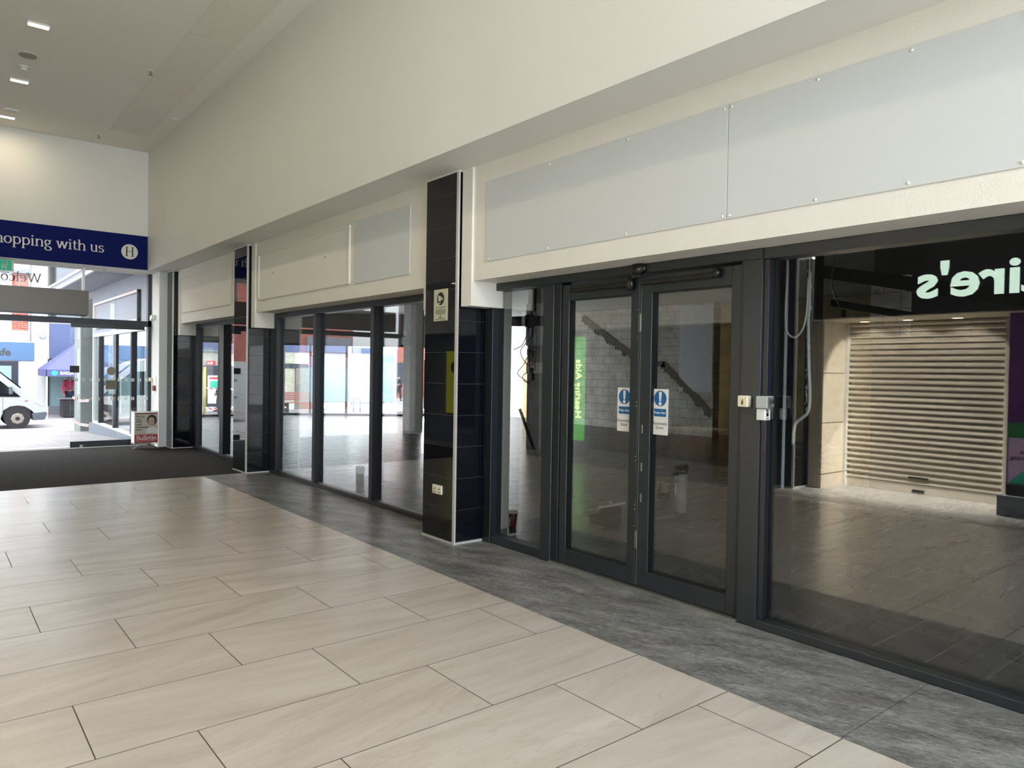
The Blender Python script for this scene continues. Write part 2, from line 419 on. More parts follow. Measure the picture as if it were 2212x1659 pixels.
def m_block():
    n = NT('painted_blockwork'); x, y, z = n.pos()
    w = n.noise(n.xyz(x, y, z), 3., 3, .6)
    zz = n.m('MULTIPLY_ADD', w, .03, z); xx = n.m('MULTIPLY_ADD', w, .03, x)
    r = n.m('FLOOR', n.m('DIVIDE', zz, .225)); fz = n.m('FRACT', n.m('DIVIDE', zz, .225))
    fx = n.m('FRACT', n.m('ADD', n.m('DIVIDE', xx, .45), n.m('MULTIPLY', n.m('MODULO', r, 2.), .5)))
    dz = n.m('MULTIPLY', n.m('MINIMUM', fz, n.m('SUBTRACT', 1.0, fz)), .225); dx = n.m('MULTIPLY', n.m('MINIMUM', fx, n.m('SUBTRACT', 1.0, fx)), .45)
    g = n.m('LESS_THAN', n.m('MINIMUM', dz, dx), .007)
    patch = n.noise(n.xyz(x, y, z), 1.4, 5, .7)
    c = n.ramp(patch, [(.3, lin((168, 158, 142))), (.62, lin((222, 217, 208)))])
    hole = n.m('GREATER_THAN', n.noise(n.xyz(x, y, z), 12., 5, .75), .6)
    c = n.mix(n.m('MULTIPLY', hole, .42), c, lin((90, 84, 76)))
    c = n.mix(n.m('MULTIPLY', g, .55), c, lin((84, 80, 74)))
    n.put(n.b.inputs['Base Color'], c); n.b.inputs['Roughness'].default_value = .85
    n.bump(n.m('SUBTRACT', patch, n.m('MULTIPLY', g, .5)), .3, .01)
    return n.mat
M['block'] = m_block()

def m_brick():
    n = NT('red_brick'); x, y, z = n.pos()
    b = n.n('ShaderNodeTexBrick', Vector=n.xyz(y, z, 0.), Color1=(*lin((150, 66, 52)), 1), Color2=(*lin((120, 48, 38)), 1), Mortar=(*lin((140, 126, 116)), 1), Scale=1., Brick_Width=.23, Row_Height=.078)
    b.inputs['Mortar Size'].default_value = .008
    n.put(n.b.inputs['Base Color'], b.outputs[0]); n.b.inputs['Roughness'].default_value = .9
    return n.mat
M['brick'] = m_brick()

def m_street():
    n = NT('paved_street'); x, y, z = n.pos()
    b = n.n('ShaderNodeTexBrick', Vector=n.xyz(x, y, 0.), Color1=(*lin((128, 120, 122)), 1), Color2=(*lin((112, 108, 112)), 1), Mortar=(*lin((84, 82, 84)), 1), Scale=1., Brick_Width=.4, Row_Height=.2)
    b.inputs['Mortar Size'].default_value = .006
    f = n.noise(n.xyz(x, y, 0.), 1.2, 4, .6)
    n.put(n.b.inputs['Base Color'], n.mix(n.m('MULTIPLY', f, .3), b.outputs[0], lin((150, 146, 150)))); n.b.inputs['Roughness'].default_value = .7
    return n.mat
M['street'] = m_street()

def m_tape():
    n = NT('barrier_tape'); x, y, z = n.pos()
    s = n.m('FRACT', n.m('MULTIPLY', n.m('ADD', n.m('ADD', x, y), n.m('MULTIPLY', z, 2.)), 4.))
    n.put(n.b.inputs['Base Color'], n.mix(n.m('GREATER_THAN', s, .5), lin((225, 222, 222)), lin((170, 30, 44))))
    n.b.inputs['Roughness'].default_value = .5
    return n.mat
M['tape'] = m_tape()

# ------------------------------------------------------------------ setting : mall hall
XB = 9.0                    # the hall runs on behind the camera to here
YC = 1.225                  # centre line of the hall
my = lambda y: 2*YC-y       # mirror across the hall
struct(bx('floor', M['floor'], -10.66, XB, -.61, 3.06, -.12, 0.), 'beige stone-look porcelain tiled mall floor', 'floor')
struct(bx('trim_1', M['strip'], -10.66, XB, 3.06, 4.12, -.12, 0.), 'grey quartzite floor strip along the empty shopfront', 'floor')
struct(bx('trim_2', M['strip'], -10.66, XB, -2.45, -.61, -.12, 0.), 'grey quartzite floor strip along the opposite shopfronts', 'floor')
struct(bx('floor_entrance', M['concrete'], -15.75, -10.66, -2.45, 4.12, -.12, -.006), 'screed bed under the entrance mat', 'floor')
tag(MB().prism([(x, y, -.006) for x, y in ((-15.3, -1.0), (-10.665, -1.0), (-10.665, 3.615), (-11.13, 3.615), (-11.13, 3.955), (-14.42, 3.955), (-14.42, 3.585), (-14.825, 3.585), (-14.825, 3.45), (-15.3, 3.45))], (0, 0, .01)).build('entrance_mat', M['mat']), 'dark brown ribbed entrance mat inside the street doors', 'mat')

struct(bx('ceiling', M['ceiling'], -15.6, XB, -1.4, 4.2, 5.5, 5.7), 'cream plaster mall ceiling', 'ceiling')
struct(bx('wall_right', M['cream'], -15.2, XB, 3.275, 4.25, 3.3, 5.5), 'tall cream bulkhead wall above the empty shopfront', 'wall')
struct(bx('wall_left', M['cream'], -15.2, XB, -1.8, my(3.275), 3.3, 5.5), 'cream bulkhead wall above the opposite shops', 'wall')
struct(bx('wall_end', M['cream'], -15.2, -14.93, my(3.275), 3.275, 3.3, 5.5), 'cream end wall above the street entrance', 'wall')
struct(bx('wall_back', M['cream'], XB, XB+.2, -2.4, 4.25, 0., 5.7), 'cream wall closing the hall behind the viewer', 'wall')
struct(bx('trim_3', M['soffit'], -15.62, -15.2, -1.4, 4.25, 3.3, 3.6), 'grey soffit over the entrance doors', 'soffit')

# ceiling access panels (strip along the right edge)
NP = 6
for i in range(NP):
    x0 = -13.85+1.15*i
    o = bx('ceiling_panel', M['cpanel'], x0+.006, x0+1.144, 2.45, 3.01, 5.488, 5.4995)
    where = ['at the end nearest the entrance wall', 'second from the entrance wall', 'third from the entrance wall', 'fourth from the entrance wall', 'fifth from the entrance wall', 'nearest the viewer, cut by the picture edge']
    tag(o, 'pinkish grey ceiling access panel '+(where[i]), 'ceiling panel', 'access panels in the ceiling strip')

# luminaires
def luminaire(x, label):
    t = thing('ceiling_light', label, 'ceiling light', (x, 1.05, 5.46), 'linear lamps down the ceiling')
    bx('housing', M['white'], x-.045, x+.045, .94, 1.16, 5.478, 5.4995, t)
    bx('diffuser', M['opal'], x-.035, x+.035, .95, 1.15, 5.468, 5.479, t)
    L = bpy.data.lights.new('lamp', 'AREA'); L.shape = 'RECTANGLE'; L.size = .09; L.size_y = .22; L.energy = LED_W; L.color = (1., .84, .60)
    o = bpy.data.objects.new('lamp', L); COL.objects.link(o); o.location = (x, 1.05, 5.46)
LED_W = 8.5; TOP_FILL_W = 285; END_FILL_W = 800  # the last two power the added fill lamps behind the viewer
xl = [-14.26, -12.33, -10.17, -8.05, -5.95, -3.85, -1.75, .35, 2.45, 4.55, 6.65]
lab = ['white linear ceiling lamp nearest the entrance wall, cut by the picture edge', 'white linear ceiling lamp second from the entrance wall', 'white linear ceiling lamp third from the entrance wall, beyond the round speaker']
for i, x in enumerate(xl):
    luminaire(x, lab[i] if i < 3 else 'white linear ceiling lamp overhead, number %d from the entrance wall' % (i+1))

t = thing('ceiling_speaker', 'round grey speaker grille flush in the ceiling between lamps', 'speaker', (-11.27, 1.05, 5.48))
MB().cyl((-11.27, 1.05, 5.499), (-11.27, 1.05, 5.49), .115, 32).build('rim', M['white'], t)
MB().cyl((-11.27, 1.05, 5.489), (-11.27, 1.05, 5.484), .1, 32).build('grille', mat('speaker_grille', (165, 157, 146), .8, var=.2, scale=300), t)
t = thing('smoke_detector', 'white round smoke detector on the ceiling beside the speaker', 'smoke detector', (-11.73, 1.05, 5.44))
MB().cyl((-11.73, 1.05, 5.499), (-11.73, 1.05, 5.475), .06, 24).build('base', M['white'], t)
MB().cyl((-11.73, 1.05, 5.475), (-11.73, 1.05, 5.44), .045, 24, .032).build('sensor_head', M['white'], t)
t = thing('emergency_light', 'small white boxy emergency lamp on the ceiling near the end wall', 'emergency light', (-13.83, 1.07, 5.46))
bx('housing', M['white'], -13.88, -13.78, .98, 1.17, 5.465, 5.4995, t, .006)
bx('lens', M['grey_pl'], -13.86, -13.8, 1.0, 1.15, 5.458, 5.466, t)
def sprinkler(x, y, z, label):
    t = thing('sprinkler', label, 'sprinkler', (x, y, z-.07), 'fire sprinklers')
    MB().cyl((x, y, z), (x, y, z-.012), .04, 20).build('rose', M['white'], t)
    MB().cyl((x, y, z-.012), (x, y, z-.06), .011, 10).build('stem', M['steel'], t)
    MB().cyl((x, y, z-.06), (x, y, z-.065), .025, 14).build('deflector', M['steel'], t)
sprinkler(-10.75, 2.38, 5.5, 'chrome fire sprinkler beside the ceiling panel strip')
sprinkler(-14.33, 2.36, 5.5, 'chrome fire sprinkler near the foot of the ceiling panel strip')
sprinkler(-15.3, 2.62, 3.3, 'small sprinkler under the entrance soffit below the blue sign')
t = thing('downlight', 'small round unlit downlight at the ceiling edge above the bulkhead', 'downlight', (-12.61, 3.15, 5.48))
MB().cyl((-12.61, 3.15, 5.4995), (-12.61, 3.15, 5.488), .075, 24).build('rim', M['cpanel'], t)
MB().cyl((-12.61, 3.15, 5.488), (-12.61, 3.15, 5.484), .03, 16).build('lens', M['white'], t)

# daylight: unseen skylight and glazed end screen, both added to brighten the hall
t = sroot('window_1', (4.9, YC, 5.45), 'unseen skylight added to brighten the hall behind the viewer', 'skylight')
SX0, SX1, SY0, SY1 = 1.2, 8.8, -.7, 3.1
bx('frame', M['white'], SX0, SX1, SY0-.08, SY0, 5.44, 5.4995, t); bx('frame', M['white'], SX0, SX1, SY1, SY1+.08, 5.44, 5.4995, t)
for i in range(5): xx = SX0+(SX1-SX0-.08)*i/4; bx('glazing_bar', M['white'], xx, xx+.08, SY0, SY1, 5.44, 5.4995, t)
bx('glazing', emit('fill_glazing', (235, 240, 245), 1.5), SX0, SX1, SY0, SY1, 5.47, 5.498, t)  # glowing sheet, part of the added skylight
def daylight(name, loc, rot, sx, sy, e):
    L = bpy.data.lights.new(name, 'AREA'); L.shape = 'RECTANGLE'; L.size = sx; L.size_y = sy; L.energy = e; L.color = (.81, .905, 1.)
    o = bpy.data.objects.new(name, L); COL.objects.link(o); o.location = loc; o.rotation_euler = rot
daylight('added_top_fill', (5., YC, 5.43), (0, 0, 0), 7.4, 3.6, TOP_FILL_W)  # soft overhead fill lamp added out of view
t = sroot('window_19', (XB, YC, 0), 'unseen tall glazed screen added to brighten the hall from behind', 'window')
for yy in (-.8, .2, 1.2, 2.2, 3.2): bx('mullion', M['frame_dk'], XB-.08, XB-.001, yy-.04, yy+.04, 0, 5.49, t)
bx('glazing', bpy.data.materials['fill_glazing'], XB-.05, XB-.03, -.8, 3.2, .02, 5.49, t)  # same glowing sheet on the added end screen
daylight('added_end_fill', (XB-.12, YC, 2.3), (0, PI/2, 0), 4.4, 3.9, END_FILL_W)  # low fill lamp added out of view to lift soffit and ceiling

# end-wall sign
t = thing('wall_sign', 'long navy blue sign reading shopping with us on the end wall', 'sign', (-14.9, 1.2, 3.32))
bx('board', M['navy'], -14.93, -14.905, my(3.27), 3.268, 3.318, 3.938, t)
xh = .122; wl = serif_len('shopping with us', xh, .0); wx = 2.545-wl
for wd in ('shopping', 'with', 'us'):
    serif_text('lettering', wd, xh, M['letter'], t, (-14.905, wx, 3.56), (0, 1, 0), (0, 0, 1)); wx += serif_len(wd+' ', xh)
o = MB().disc((-14.905, 2.965, 3.622), .138, (1, 0, 0), .004, u=(0, 1, 0), v=(0, 0, 1), seg=40).build('emblem', M['letter'], t)
serif_text('monogram', 'H', .115, M['ink'], o, (-14.9008, 2.965-.0805, 3.538), (0, 1, 0), (0, 0, 1), wv=.09, wh=.035, depth=.002)

# ------------------------------------------------------------------ pillars and fascias
def pillar(x0, x1, yf, yb, label, group, mirror=False):
    Y = (lambda y: my(y)) if mirror else (lambda y: y)
    t = thing('tiled_pillar', label, 'pillar', ((x0+x1)/2, Y((yf+yb)/2), 0), group)
    bx('tile_cladding', M['btile'], x0+.004, x1-.012, Y(yf), Y(yb), .018, 3.285, t)
    # pale metal edge trims: the far-side face and the base and top beads
    MB().box(x1-.03, x1-.012+.014, min(Y(yf-.004), Y(yf+.014)), max(Y(yf-.004), Y(yf+.014)), .01, 3.292).build('edge_trim', M['trimw'], t)
    MB().box(x0-.001, x1+.001, min(Y(yf-.006), Y(yb)), max(Y(yf-.006), Y(yb)), 0, .018).build('base_trim', M['trimw'], t)
    MB().box(x0-.001, x1+.001, min(Y(yf-.006), Y(yb)), max(Y(yf-.006), Y(yb)), 3.285, 3.299).build('top_trim', M['white'], t)
    return t
PA = (-5.81, -5.285); PB = (-11.12, -10.55); PC = (-14.86, -14.43); PD = (.25, .78)
pillar(*PA, 3.65, 4.03, 'nearest black glazed tile pillar, with camera notice and socket', 'black tiled pillars of the empty shop')
pillar(*PB, 3.63, 4.03, 'middle black glazed tile pillar, at the edge of the entrance mat', 'black tiled pillars of the empty shop')
pillar(*PC, 3.6, 4.03, 'farthest narrow black tile pillar beside the newspaper stand', 'black tiled pillars of the empty shop')
pillar(*PD, 3.65, 4.03, 'black tiled pillar beside the viewer', 'black tiled pillars of the empty shop')
for P_, nm in ((PA, 'opposite the empty shop door'), (PB, 'opposite, at the edge of the mat'), (PC, 'opposite, by the street doors'), (PD, 'opposite, behind the viewer')):
    pillar(*P_, 3.65, 4.03, 'black tiled pillar '+nm, 'black tiled pillars across the hall', True)

k = [3]
def trim(*a):
    k[0] += 1
    return struct(bx('trim_%d' % k[0], *a))
BAYS = [(PC[1], PB[0]), (PB[1], PA[0]), (PA[1], PD[0]), (PD[1], XB)]
for mir in (False, True):
    Y = (lambda y: my(y)) if mir else (lambda y: y)
    for bi, (a, b) in enumerate(BAYS):
        if mir and bi == 2: continue
        mb = MB()
        def bb(x0, x1, y0, y1, z0, z1): mb.box(x0, x1, min(Y(y0), Y(y1)), max(Y(y0), Y(y1)), z0, z1)
        bb(a+.16, b-.08, 3.70, 4.0, 2.32, 3.3)
        bb(a+.012, a+.16, 3.68, 4.04, 2.105, 3.3); bb(b-.08, b-.002, 3.68, 4.04, 2.105, 3.3)
        k[0] += 1
        struct(mb.build('trim_%d' % k[0], M['plaster']), 'white plaster fascia and end piers over a shopfront bay', 'fascia')

def grey_board(x0, x1, z0, z1, caps, label, group, th=.008):
    t = thing('fascia_board', label, 'fascia board', ((x0+x1)/2, 3.695, z0), group)
    bx('board', M['greypanel'], x0, x1, 3.70-th, 3.699, z0, z1, t, .002)
    for cx, cz in caps: MB().ball((cx, 3.70-th, cz), .009, (1, .7, 1), 12).build('screw_cap', M['white'], t)
c1 = [(x, z) for x in (-4.9, -4.15, -3.36, -2.6) for z in (2.485, 3.12)]
grey_board(-4.94, -2.573, 2.465, 3.14, c1, 'plain pale grey fascia board above the double doors', 'grey boards on the near fascia')
c2 = [(x, z) for x in (-2.55, -2.02, -1.55, -1.08, -.6) for z in (2.485, 3.12)]
grey_board(-2.569, -.2, 2.465, 3.14, c2, 'plain pale grey fascia board above the large side window', 'grey boards on the near fascia')
c3 = [(x, z) for x in (-7.31, -6.76, -6.35) for z in (2.5, 3.13)]
grey_board(-7.34, -6.17, 2.475, 3.15, c3, 'square pale grey fascia board left of the nearest pillar', 'grey boards on the far fascia', .012)

def moulded(x0, x1, z0, z1, holes, label):
    t = thing('moulded_fascia', label, 'fascia', ((x0+x1)/2, 3.68, z0), 'moulded cream panels on the far fascia')
    bx('panel', M['plaster'], x0+.03, x1-.03, 3.691, 3.699, z0+.03, z1-.03, t)
    mb = MB()
    w = .035
    for a in ((x0, x1, z0, z0+w), (x0, x1, z1-w, z1), (x0, x0+w, z0+w, z1-w), (x1-w, x1, z0+w, z1-w)): mb.box(a[0], a[1], 3.678, 3.699, a[2], a[3], .004)
    mb.build('moulding', M['white'] if False else M['plaster'], t)
    for hx, hz in holes: MB().cyl((hx, 3.692, hz), (hx, 3.6905, hz), .011, 10).build('fixing_hole', M['ink'], t)
moulded(-10.28, -7.45, 2.485, 3.14, [(-9.75, 2.82), (-8.1, 2.85)], 'wide cream moulded fascia panel with two dark holes, between the pillars')
moulded(-14.2, -11.45, 2.5, 3.15, [(-13.2, 2.78)], 'cream moulded fascia panel with one hole, nearest the entrance')

# notice and socket on the nearest pillar
t = thing('camera_notice', 'small cream camera surveillance notice on the nearest black pillar', 'sign', (-5.545, 3.645, 1.998))
bx('plate', mat('notice_cream', (198, 196, 168), .5, var=.02), -5.655, -5.435, 3.644, 3.6495, 1.99, 2.275, t)
U = (1, 0, 0); V = (0, 0, 1)
MB().disc((-5.545, 3.644, 2.19), .058, (0, -1, 0), .0006, u=U, v=V).build('pictogram_disc', M['ink'], t)
cam = M['notice_cream'] = bpy.data.materials['notice_cream']
mb = MB(); mb.prism([(-5.585, 3.6434, 2.2), (-5.578, 3.6434, 2.222), (-5.525, 3.6434, 2.205), (-5.53, 3.6434, 2.175), (-5.575, 3.6434, 2.165)], (0, -.0008, 0)); mb.prism([(-5.52, 3.6434, 2.2), (-5.508, 3.6434, 2.196), (-5.511, 3.6434, 2.175), (-5.523, 3.6434, 2.178)], (0, -.0008, 0)); mb.prism([(-5.585, 3.6434, 2.15), (-5.555, 3.6434, 2.153), (-5.548, 3.6434, 2.168), (-5.54, 3.6434, 2.165), (-5.55, 3.6434, 2.143), (-5.582, 3.6434, 2.141)], (0, -.0008, 0))
mb.build('camera_pictogram', cam, t)
text('title_text', 'CCTV IN OPERATION', .0165, M['ink'], t, (-5.545, 3.6438, 2.105), U, V, align='CENTER', depth=.0003)
mb = MB()
for i, (w_, z_) in enumerate(((.17, 2.088), (.17, 2.076), (.165, 2.064), (.13, 2.052), (.07, 2.018), (.16, 2.004))): mb.box(-5.545-w_/2, -5.545+w_/2, 3.6434, 3.644, z_-.0022, z_+.0022)
mb.prism([(-5.553, 3.6434, 2.024), (-5.545, 3.6434, 2.045), (-5.537, 3.6434, 2.024)], (0, .0006, 0))
mb.build('small_print', M['ink'], t)
t = thing('wall_socket', 'white double power socket low on the nearest black pillar', 'socket', (-5.553, 3.64, .415))
bx('faceplate', M['cream_pl'], -5.63, -5.477, 3.637, 3.6495, .418, .5, t, .003)
for sx in (-5.593, -5.514):
    mb = MB(); mb.box(sx-.006, sx+.006, 3.6362, 3.6372, .455, .472); mb.box(sx-.02, sx-.006, 3.6362, 3.6372, .43, .439); mb.box(sx+.006, sx+.02, 3.6362, 3.6372, .43, .439); mb.build('outlet_slots', M['ink'], t)
for sx in (-5.566, -5.541): bx('rocker_switch', M['white'], sx-.008, sx+.008, 3.633, 3.638, .472, .492, t, .002)

# ------------------------------------------------------------------ empty shopfront glazing
G0, G1 = 4.025, 4.035
def shopfront(name, label, cat, x0, x1, mulls, z0=.0, z1=2.32, mw=.075, sill=.05, m_='frame_dk', left=.15, right=.1):
    t = sroot(name, ((x0+x1)/2, 4.0, 0), label, cat)
    bx('head_frame', M[m_], x0, x1, 3.965, 4.075, z1-.075, z1-.001, t, .004)
    bx('sill_frame', M[m_], x0, x1, 3.965, 4.075, 0.001, sill, t, .004)
    bx('sill_bead', M['alu'], x0+left, x1-right, 4.0, 4.02, sill, sill+.01, t)
    bx('jamb_frame', M[m_], x0, x0+left, 3.965, 4.075, sill, z1-.075, t, .004)
    bx('jamb_frame', M[m_], x1-right, x1, 3.965, 4.075, sill, z1-.075, t, .004)
    es = [x0+left]
    for mx in mulls:
        bx('mullion', M[m_], mx-mw/2, mx+mw/2, 3.955, 4.085, sill, z1-.075, t, .004); es += [mx-mw/2, mx+mw/2]
    es.append(x1-right)
    for i in range(0, len(es), 2): bx('pane', M['glass'], es[i], es[i+1], G0, G1, sill, z1-.075, t)
    return t
shopfront('window_2', 'three-pane dark-framed shop window between the two near pillars', 'shop window', PB[1], PA[0], [-8.98, -7.42], left=.25, right=.1)
shopfront('window_3', 'dark-framed shop window beside the newspaper stand', 'shop window', PC[1], PB[0], [-12.74], left=.2, right=.1, mw=.2)

# door bay
t = sroot('window_4', (-4.8, 4.0, 0), 'narrow fixed glass sidelight between pillar and double doors', 'shop window')
bx('head_frame', M['frame'], PA[1], -2.49, 3.955, 4.085, 2.255, 2.319, t, .003)
bx('jamb_frame', M['frame_dk'], PA[1], -5.17, 3.955, 4.085, .001, 2.255, t, .004)
bx('jamb_groove', M['black'], -5.255, -5.235, 3.95, 3.956, .001, 2.255, t)
bx('sill_frame', M['frame'], -5.17, -4.49, 3.965, 4.075, .001, .075, t, .004)
bx('post', M['frame'], -4.49, -4.365, 3.955, 4.085, .001, 2.255, t, .004)
bx('pane', M['glass'], -5.17, -4.49, G0, G1, .075, 2.255, t)

t = sroot('door_1', (-3.45, 4.0, 0), 'anthracite glazed automatic double doors of the empty shop', 'double door')
bx('threshold', M['alu'], -4.365, -2.62, 3.94, 4.1, .0005, .018, t)
bx('jamb_frame', M['frame_dk'], -4.365, -4.29, 3.965, 4.075, .018, 2.255, t, .003)
bx('jamb_frame', M['frame_dk'], -2.64, -2.62, 3.965, 4.075, .018, 2.255, t, .003)
for a, b, wa, wb in ((-4.285, -3.475, .08, .08), (-3.462, -2.645, .1, .07)):
    lf = bpy.data.objects.new('door_leaf', None); COL.objects.link(lf); lf.parent = t; lf.location = ((a+b)/2+3.45, 0, .02)
    bx('stile', M['frame'], a, a+wa, 3.975, 4.05, .024, 2.235, lf, .004); bx('stile', M['frame'], b-wb, b, 3.975, 4.05, .024, 2.235, lf, .004)
    bx('top_rail', M['frame'], a+wa, b-wb, 3.975, 4.05, 2.115, 2.235, lf, .003); bx('bottom_rail', M['frame'], a+wa, b-wb, 3.975, 4.05, .024, .145, lf, .003)
    bx('pane', M['glass'], a+wa, b-wb, 4.008, 4.016, .145, 2.115, lf)
    bead = MB()
    for q in ((a+wa, a+wa+.008, .145, 2.115), (b-wb-.008, b-wb, .145, 2.115), (a+wa+.008, b-wb-.008, .145, .153), (a+wa+.008, b-wb-.008, 2.107, 2.115)): bead.box(q[0], q[1], 3.985, 4.008, q[2], q[3])
    bead.build('glazing_bead', M['black'], lf)
# closer arms, pivots and latch plates on the leaves
ar = bx('closer_track', M['black'], -4.17, -3.525, 3.93, 3.974, 2.168, 2.2, t, .008)
ar = bx('closer_track', M['black'], -3.44, -2.795, 3.93, 3.974, 2.168, 2.2, t, .008)
MB().cyl((-3.54, 3.945, 2.14), (-3.54, 3.945, 2.235), .028, 16).build('closer_pivot', M['black'], t)
MB().cyl((-2.81, 3.945, 2.17), (-2.81, 3.945, 2.225), .026, 16).build('closer_pivot', M['black'], t)
for z0, z1, xx in ((1.84, 1.97, -3.4685), (.29, .42, -3.4685)):
    mb = MB(); mb.box(xx-.012, xx+.012, 3.968, 3.9745, z0, z1, .003); mb.build('latch_plate', M['steel'], t)
for zz in (1.15, .88, .66): bx('keeper', M['steel'], -3.437, -3.423, 3.969, 3.9745, zz-.03, zz+.03, t, .002)
for zz in (1.31, 1.34, .92, .95, .57, .6, .45, 1.8, 2.0): MB().ball((-3.489, 3.974, zz), .0045).build('screw_head', M['steel'], t)
bx('meeting_seal', M['trimw'], -3.4725, -3.4645, 3.985, 4.0, .03, 2.23, t)
# sensor
t = thing('door_sensor', 'black oval motion sensor above the double doors', 'sensor', (-3.47, 3.94, 2.24))
MB().ball((-3.47, 3.945, 2.286), .062, (1.2, .6, .74), 24).build('cover', M['black'], t)
bx('bracket', M['frame_dk'], -3.52, -3.44, 3.93, 3.956, 2.22, 2.247, t, .003)

def keep_clear(x, label):
    t = thing('door_sticker', label, 'door sticker', (x, 4.0, 1.116), 'keep clear stickers on the doors')
    y = 4.0
    bx('sheet', M['paper'], x-.068, x+.068, 4.004, 4.0078, 1.118, 1.438, t)
    MB().disc((x, 4.004, 1.372), .055, (0, -1, 0), .0006, u=U, v=V).build('mandatory_disc', M['blue'], t)
    mb = MB(); mb.prism([(x-.013, 4.0033, 1.415), (x, 4.0033, 1.421), (x+.013, 4.0033, 1.415), (x+.007, 4.0033, 1.352), (x-.007, 4.0033, 1.352)], (0, -.0006, 0)); mb.disc((x, 4.0033, 1.335), .013, (0, -1, 0), .0006, u=U, v=V, seg=20)
    mb.build('exclamation_mark', M['paper'], t)
    bx('caption_block', M['blue'], x-.054, x+.054, 4.0034, 4.004, 1.246, 1.3, t)
    text('caption', 'Keep clear', .0235, M['paper'], t, (x, 4.0032, 1.266), U, V, align='CENTER', depth=.0003, bold=.0004)
    text('message', 'Automatic\nDoor', .031, M['ink'], t, (x, 4.0037, 1.188), U, V, align='CENTER', depth=.0003, line=.95)
    bx('crease', M['beigep'], x-.067, x+.067, 4.0037, 4.004, 1.2355, 1.2365, t)
keep_clear(-3.63, 'white and blue keep clear sticker on the farther door leaf')
keep_clear(-3.296, 'white and blue keep clear sticker on the nearer door leaf')

# big right-hand window
t = sroot('window_5', (-1.2, 4.0, 0), 'large dark-framed glass shop window right of the doors', 'shop window')
bx('post', M['frame'], -2.62, -2.49, 3.955, 4.085, .001, 2.255, t, .004)
bx('head_frame', M['frame'], -2.49, PD[0], 3.965, 4.075, 2.25, 2.319, t, .003)
bx('sill_frame', M['frame'], -2.49, PD[0], 3.955, 4.085, .001, .055, t, .006)
bx('inner_jamb', M['frame_dk'], -2.49, -2.455, 3.975, 4.05, .055, 2.25, t, .003)
bx('jamb_frame', M['frame_dk'], PD[0]-.1, PD[0], 3.965, 4.075, .055, 2.25, t, .003)
bx('pane', M['glass'], -2.455, PD[0]-.1, G0, G1, .055, 2.25, t)
# last bay behind the viewer
shopfront('window_6', 'shop window bay behind the viewer', 'shop window', PD[1], XB, [2.8, 4.8, 6.8])

# key switches beside the door
def keyswitch(x0, x1, z0, z1, y0, label):
    t = thing('key_switch', label, 'key switch', ((x0+x1)/2, y0, z0))
    bx('housing', M['cream_pl'], x0, x1, y0-.045, y0, z0, z1, t, .006)
    return t
t = keyswitch(-2.615, -2.545, 1.35, 1.42, 3.9545, 'cream key switch box on the post right of the doors')
MB().disc((-2.58, 3.909, 1.391), .0085, (0, -1, 0), .001, u=U, v=V, seg=20).build('lock_barrel', M['wood'], t)
bx('key_slot', mat('brass_lock', (110, 80, 30), .3, metal=1, var=.1), -2.586, -2.574, 3.908, 3.9093, 1.366, 1.386, t)
for dx, dz in ((-.02, .02), (.02, .02), (0, -.027)): MB().disc((-2.58+dx, 3.9095, 1.385+dz), .0028, (0, -1, 0), .0008, u=U, v=V, seg=10).build('screw_head', M['steel'], t)
bx('side_label', M['white'], -2.5449, -2.5443, 3.925, 3.94, 1.365, 1.405, t)
t = thing('lock_box', 'grey metal key box on the large window frame with keys hanging', 'key box', (-2.43, 3.98, 1.345))
bx('housing', M['grey_pl'], -2.482, -2.405, 3.90, 3.974, 1.348, 1.422, t, .005)
bx('lock_face', mat('dark_grey_plate', (96, 100, 98), .5, var=.05), -2.4049, -2.4035, 3.905, 3.969, 1.353, 1.417, t)
MB().cyl((-2.404, 3.935, 1.39), (-2.392, 3.935, 1.39), .008, 14).build('key_barrel', M['steel'], t)
t = thing('key_bunch', 'bunch of steel keys hanging from the grey key box', 'keys', (-2.38, 3.93, 1.29))
mb = MB(); mb.cyl((-2.391, 3.935, 1.39), (-2.3885, 3.935, 1.39), .014, 18); mb.box(-2.3935, -2.3915, 3.931, 3.939, 1.386, 1.394); mb.build('key', M['steel'], t)
ring = [(-2.386+.002*math.sin(a), 3.932+.012*math.cos(a), 1.369+.014*math.sin(a)) for a in [i*PI/8 for i in range(17)]]
MB().tube(ring, .0012, 6, 1).build('split_ring', M['steel'], t)
mb = MB(); mb.cyl((-2.387, 3.93, 1.35), (-2.384, 3.93, 1.35), .011, 16); mb.box(-2.387, -2.384, 3.926, 3.934, 1.305, 1.342); mb.build('key', M['steel'], t)
mb = MB(); mb.cyl((-2.383, 3.922, 1.34), (-2.38, 3.922, 1.34), .011, 16); mb.box(-2.383, -2.38, 3.918, 3.926, 1.288, 1.332); mb.build('key', M['steel'], t)
t = thing('alarm_box', 'small white alarm box with speaker holes under the key box', 'alarm box', (-2.44, 3.98, 1.275))
bx('housing', M['white'], -2.483, -2.425, 3.91, 3.974, 1.276, 1.345, t, .005)
bx('sounder_square', M['ink'], -2.4249, -2.4242, 3.928, 3.95, 1.3, 1.322, t)
for zz in (1.286, 1.334):
    for yy in (3.926, 3.939, 3.952): bx('sounder_slot', M['ink'], -2.4249, -2.4242, yy-.003, yy+.003, zz-.004, zz+.004, t)

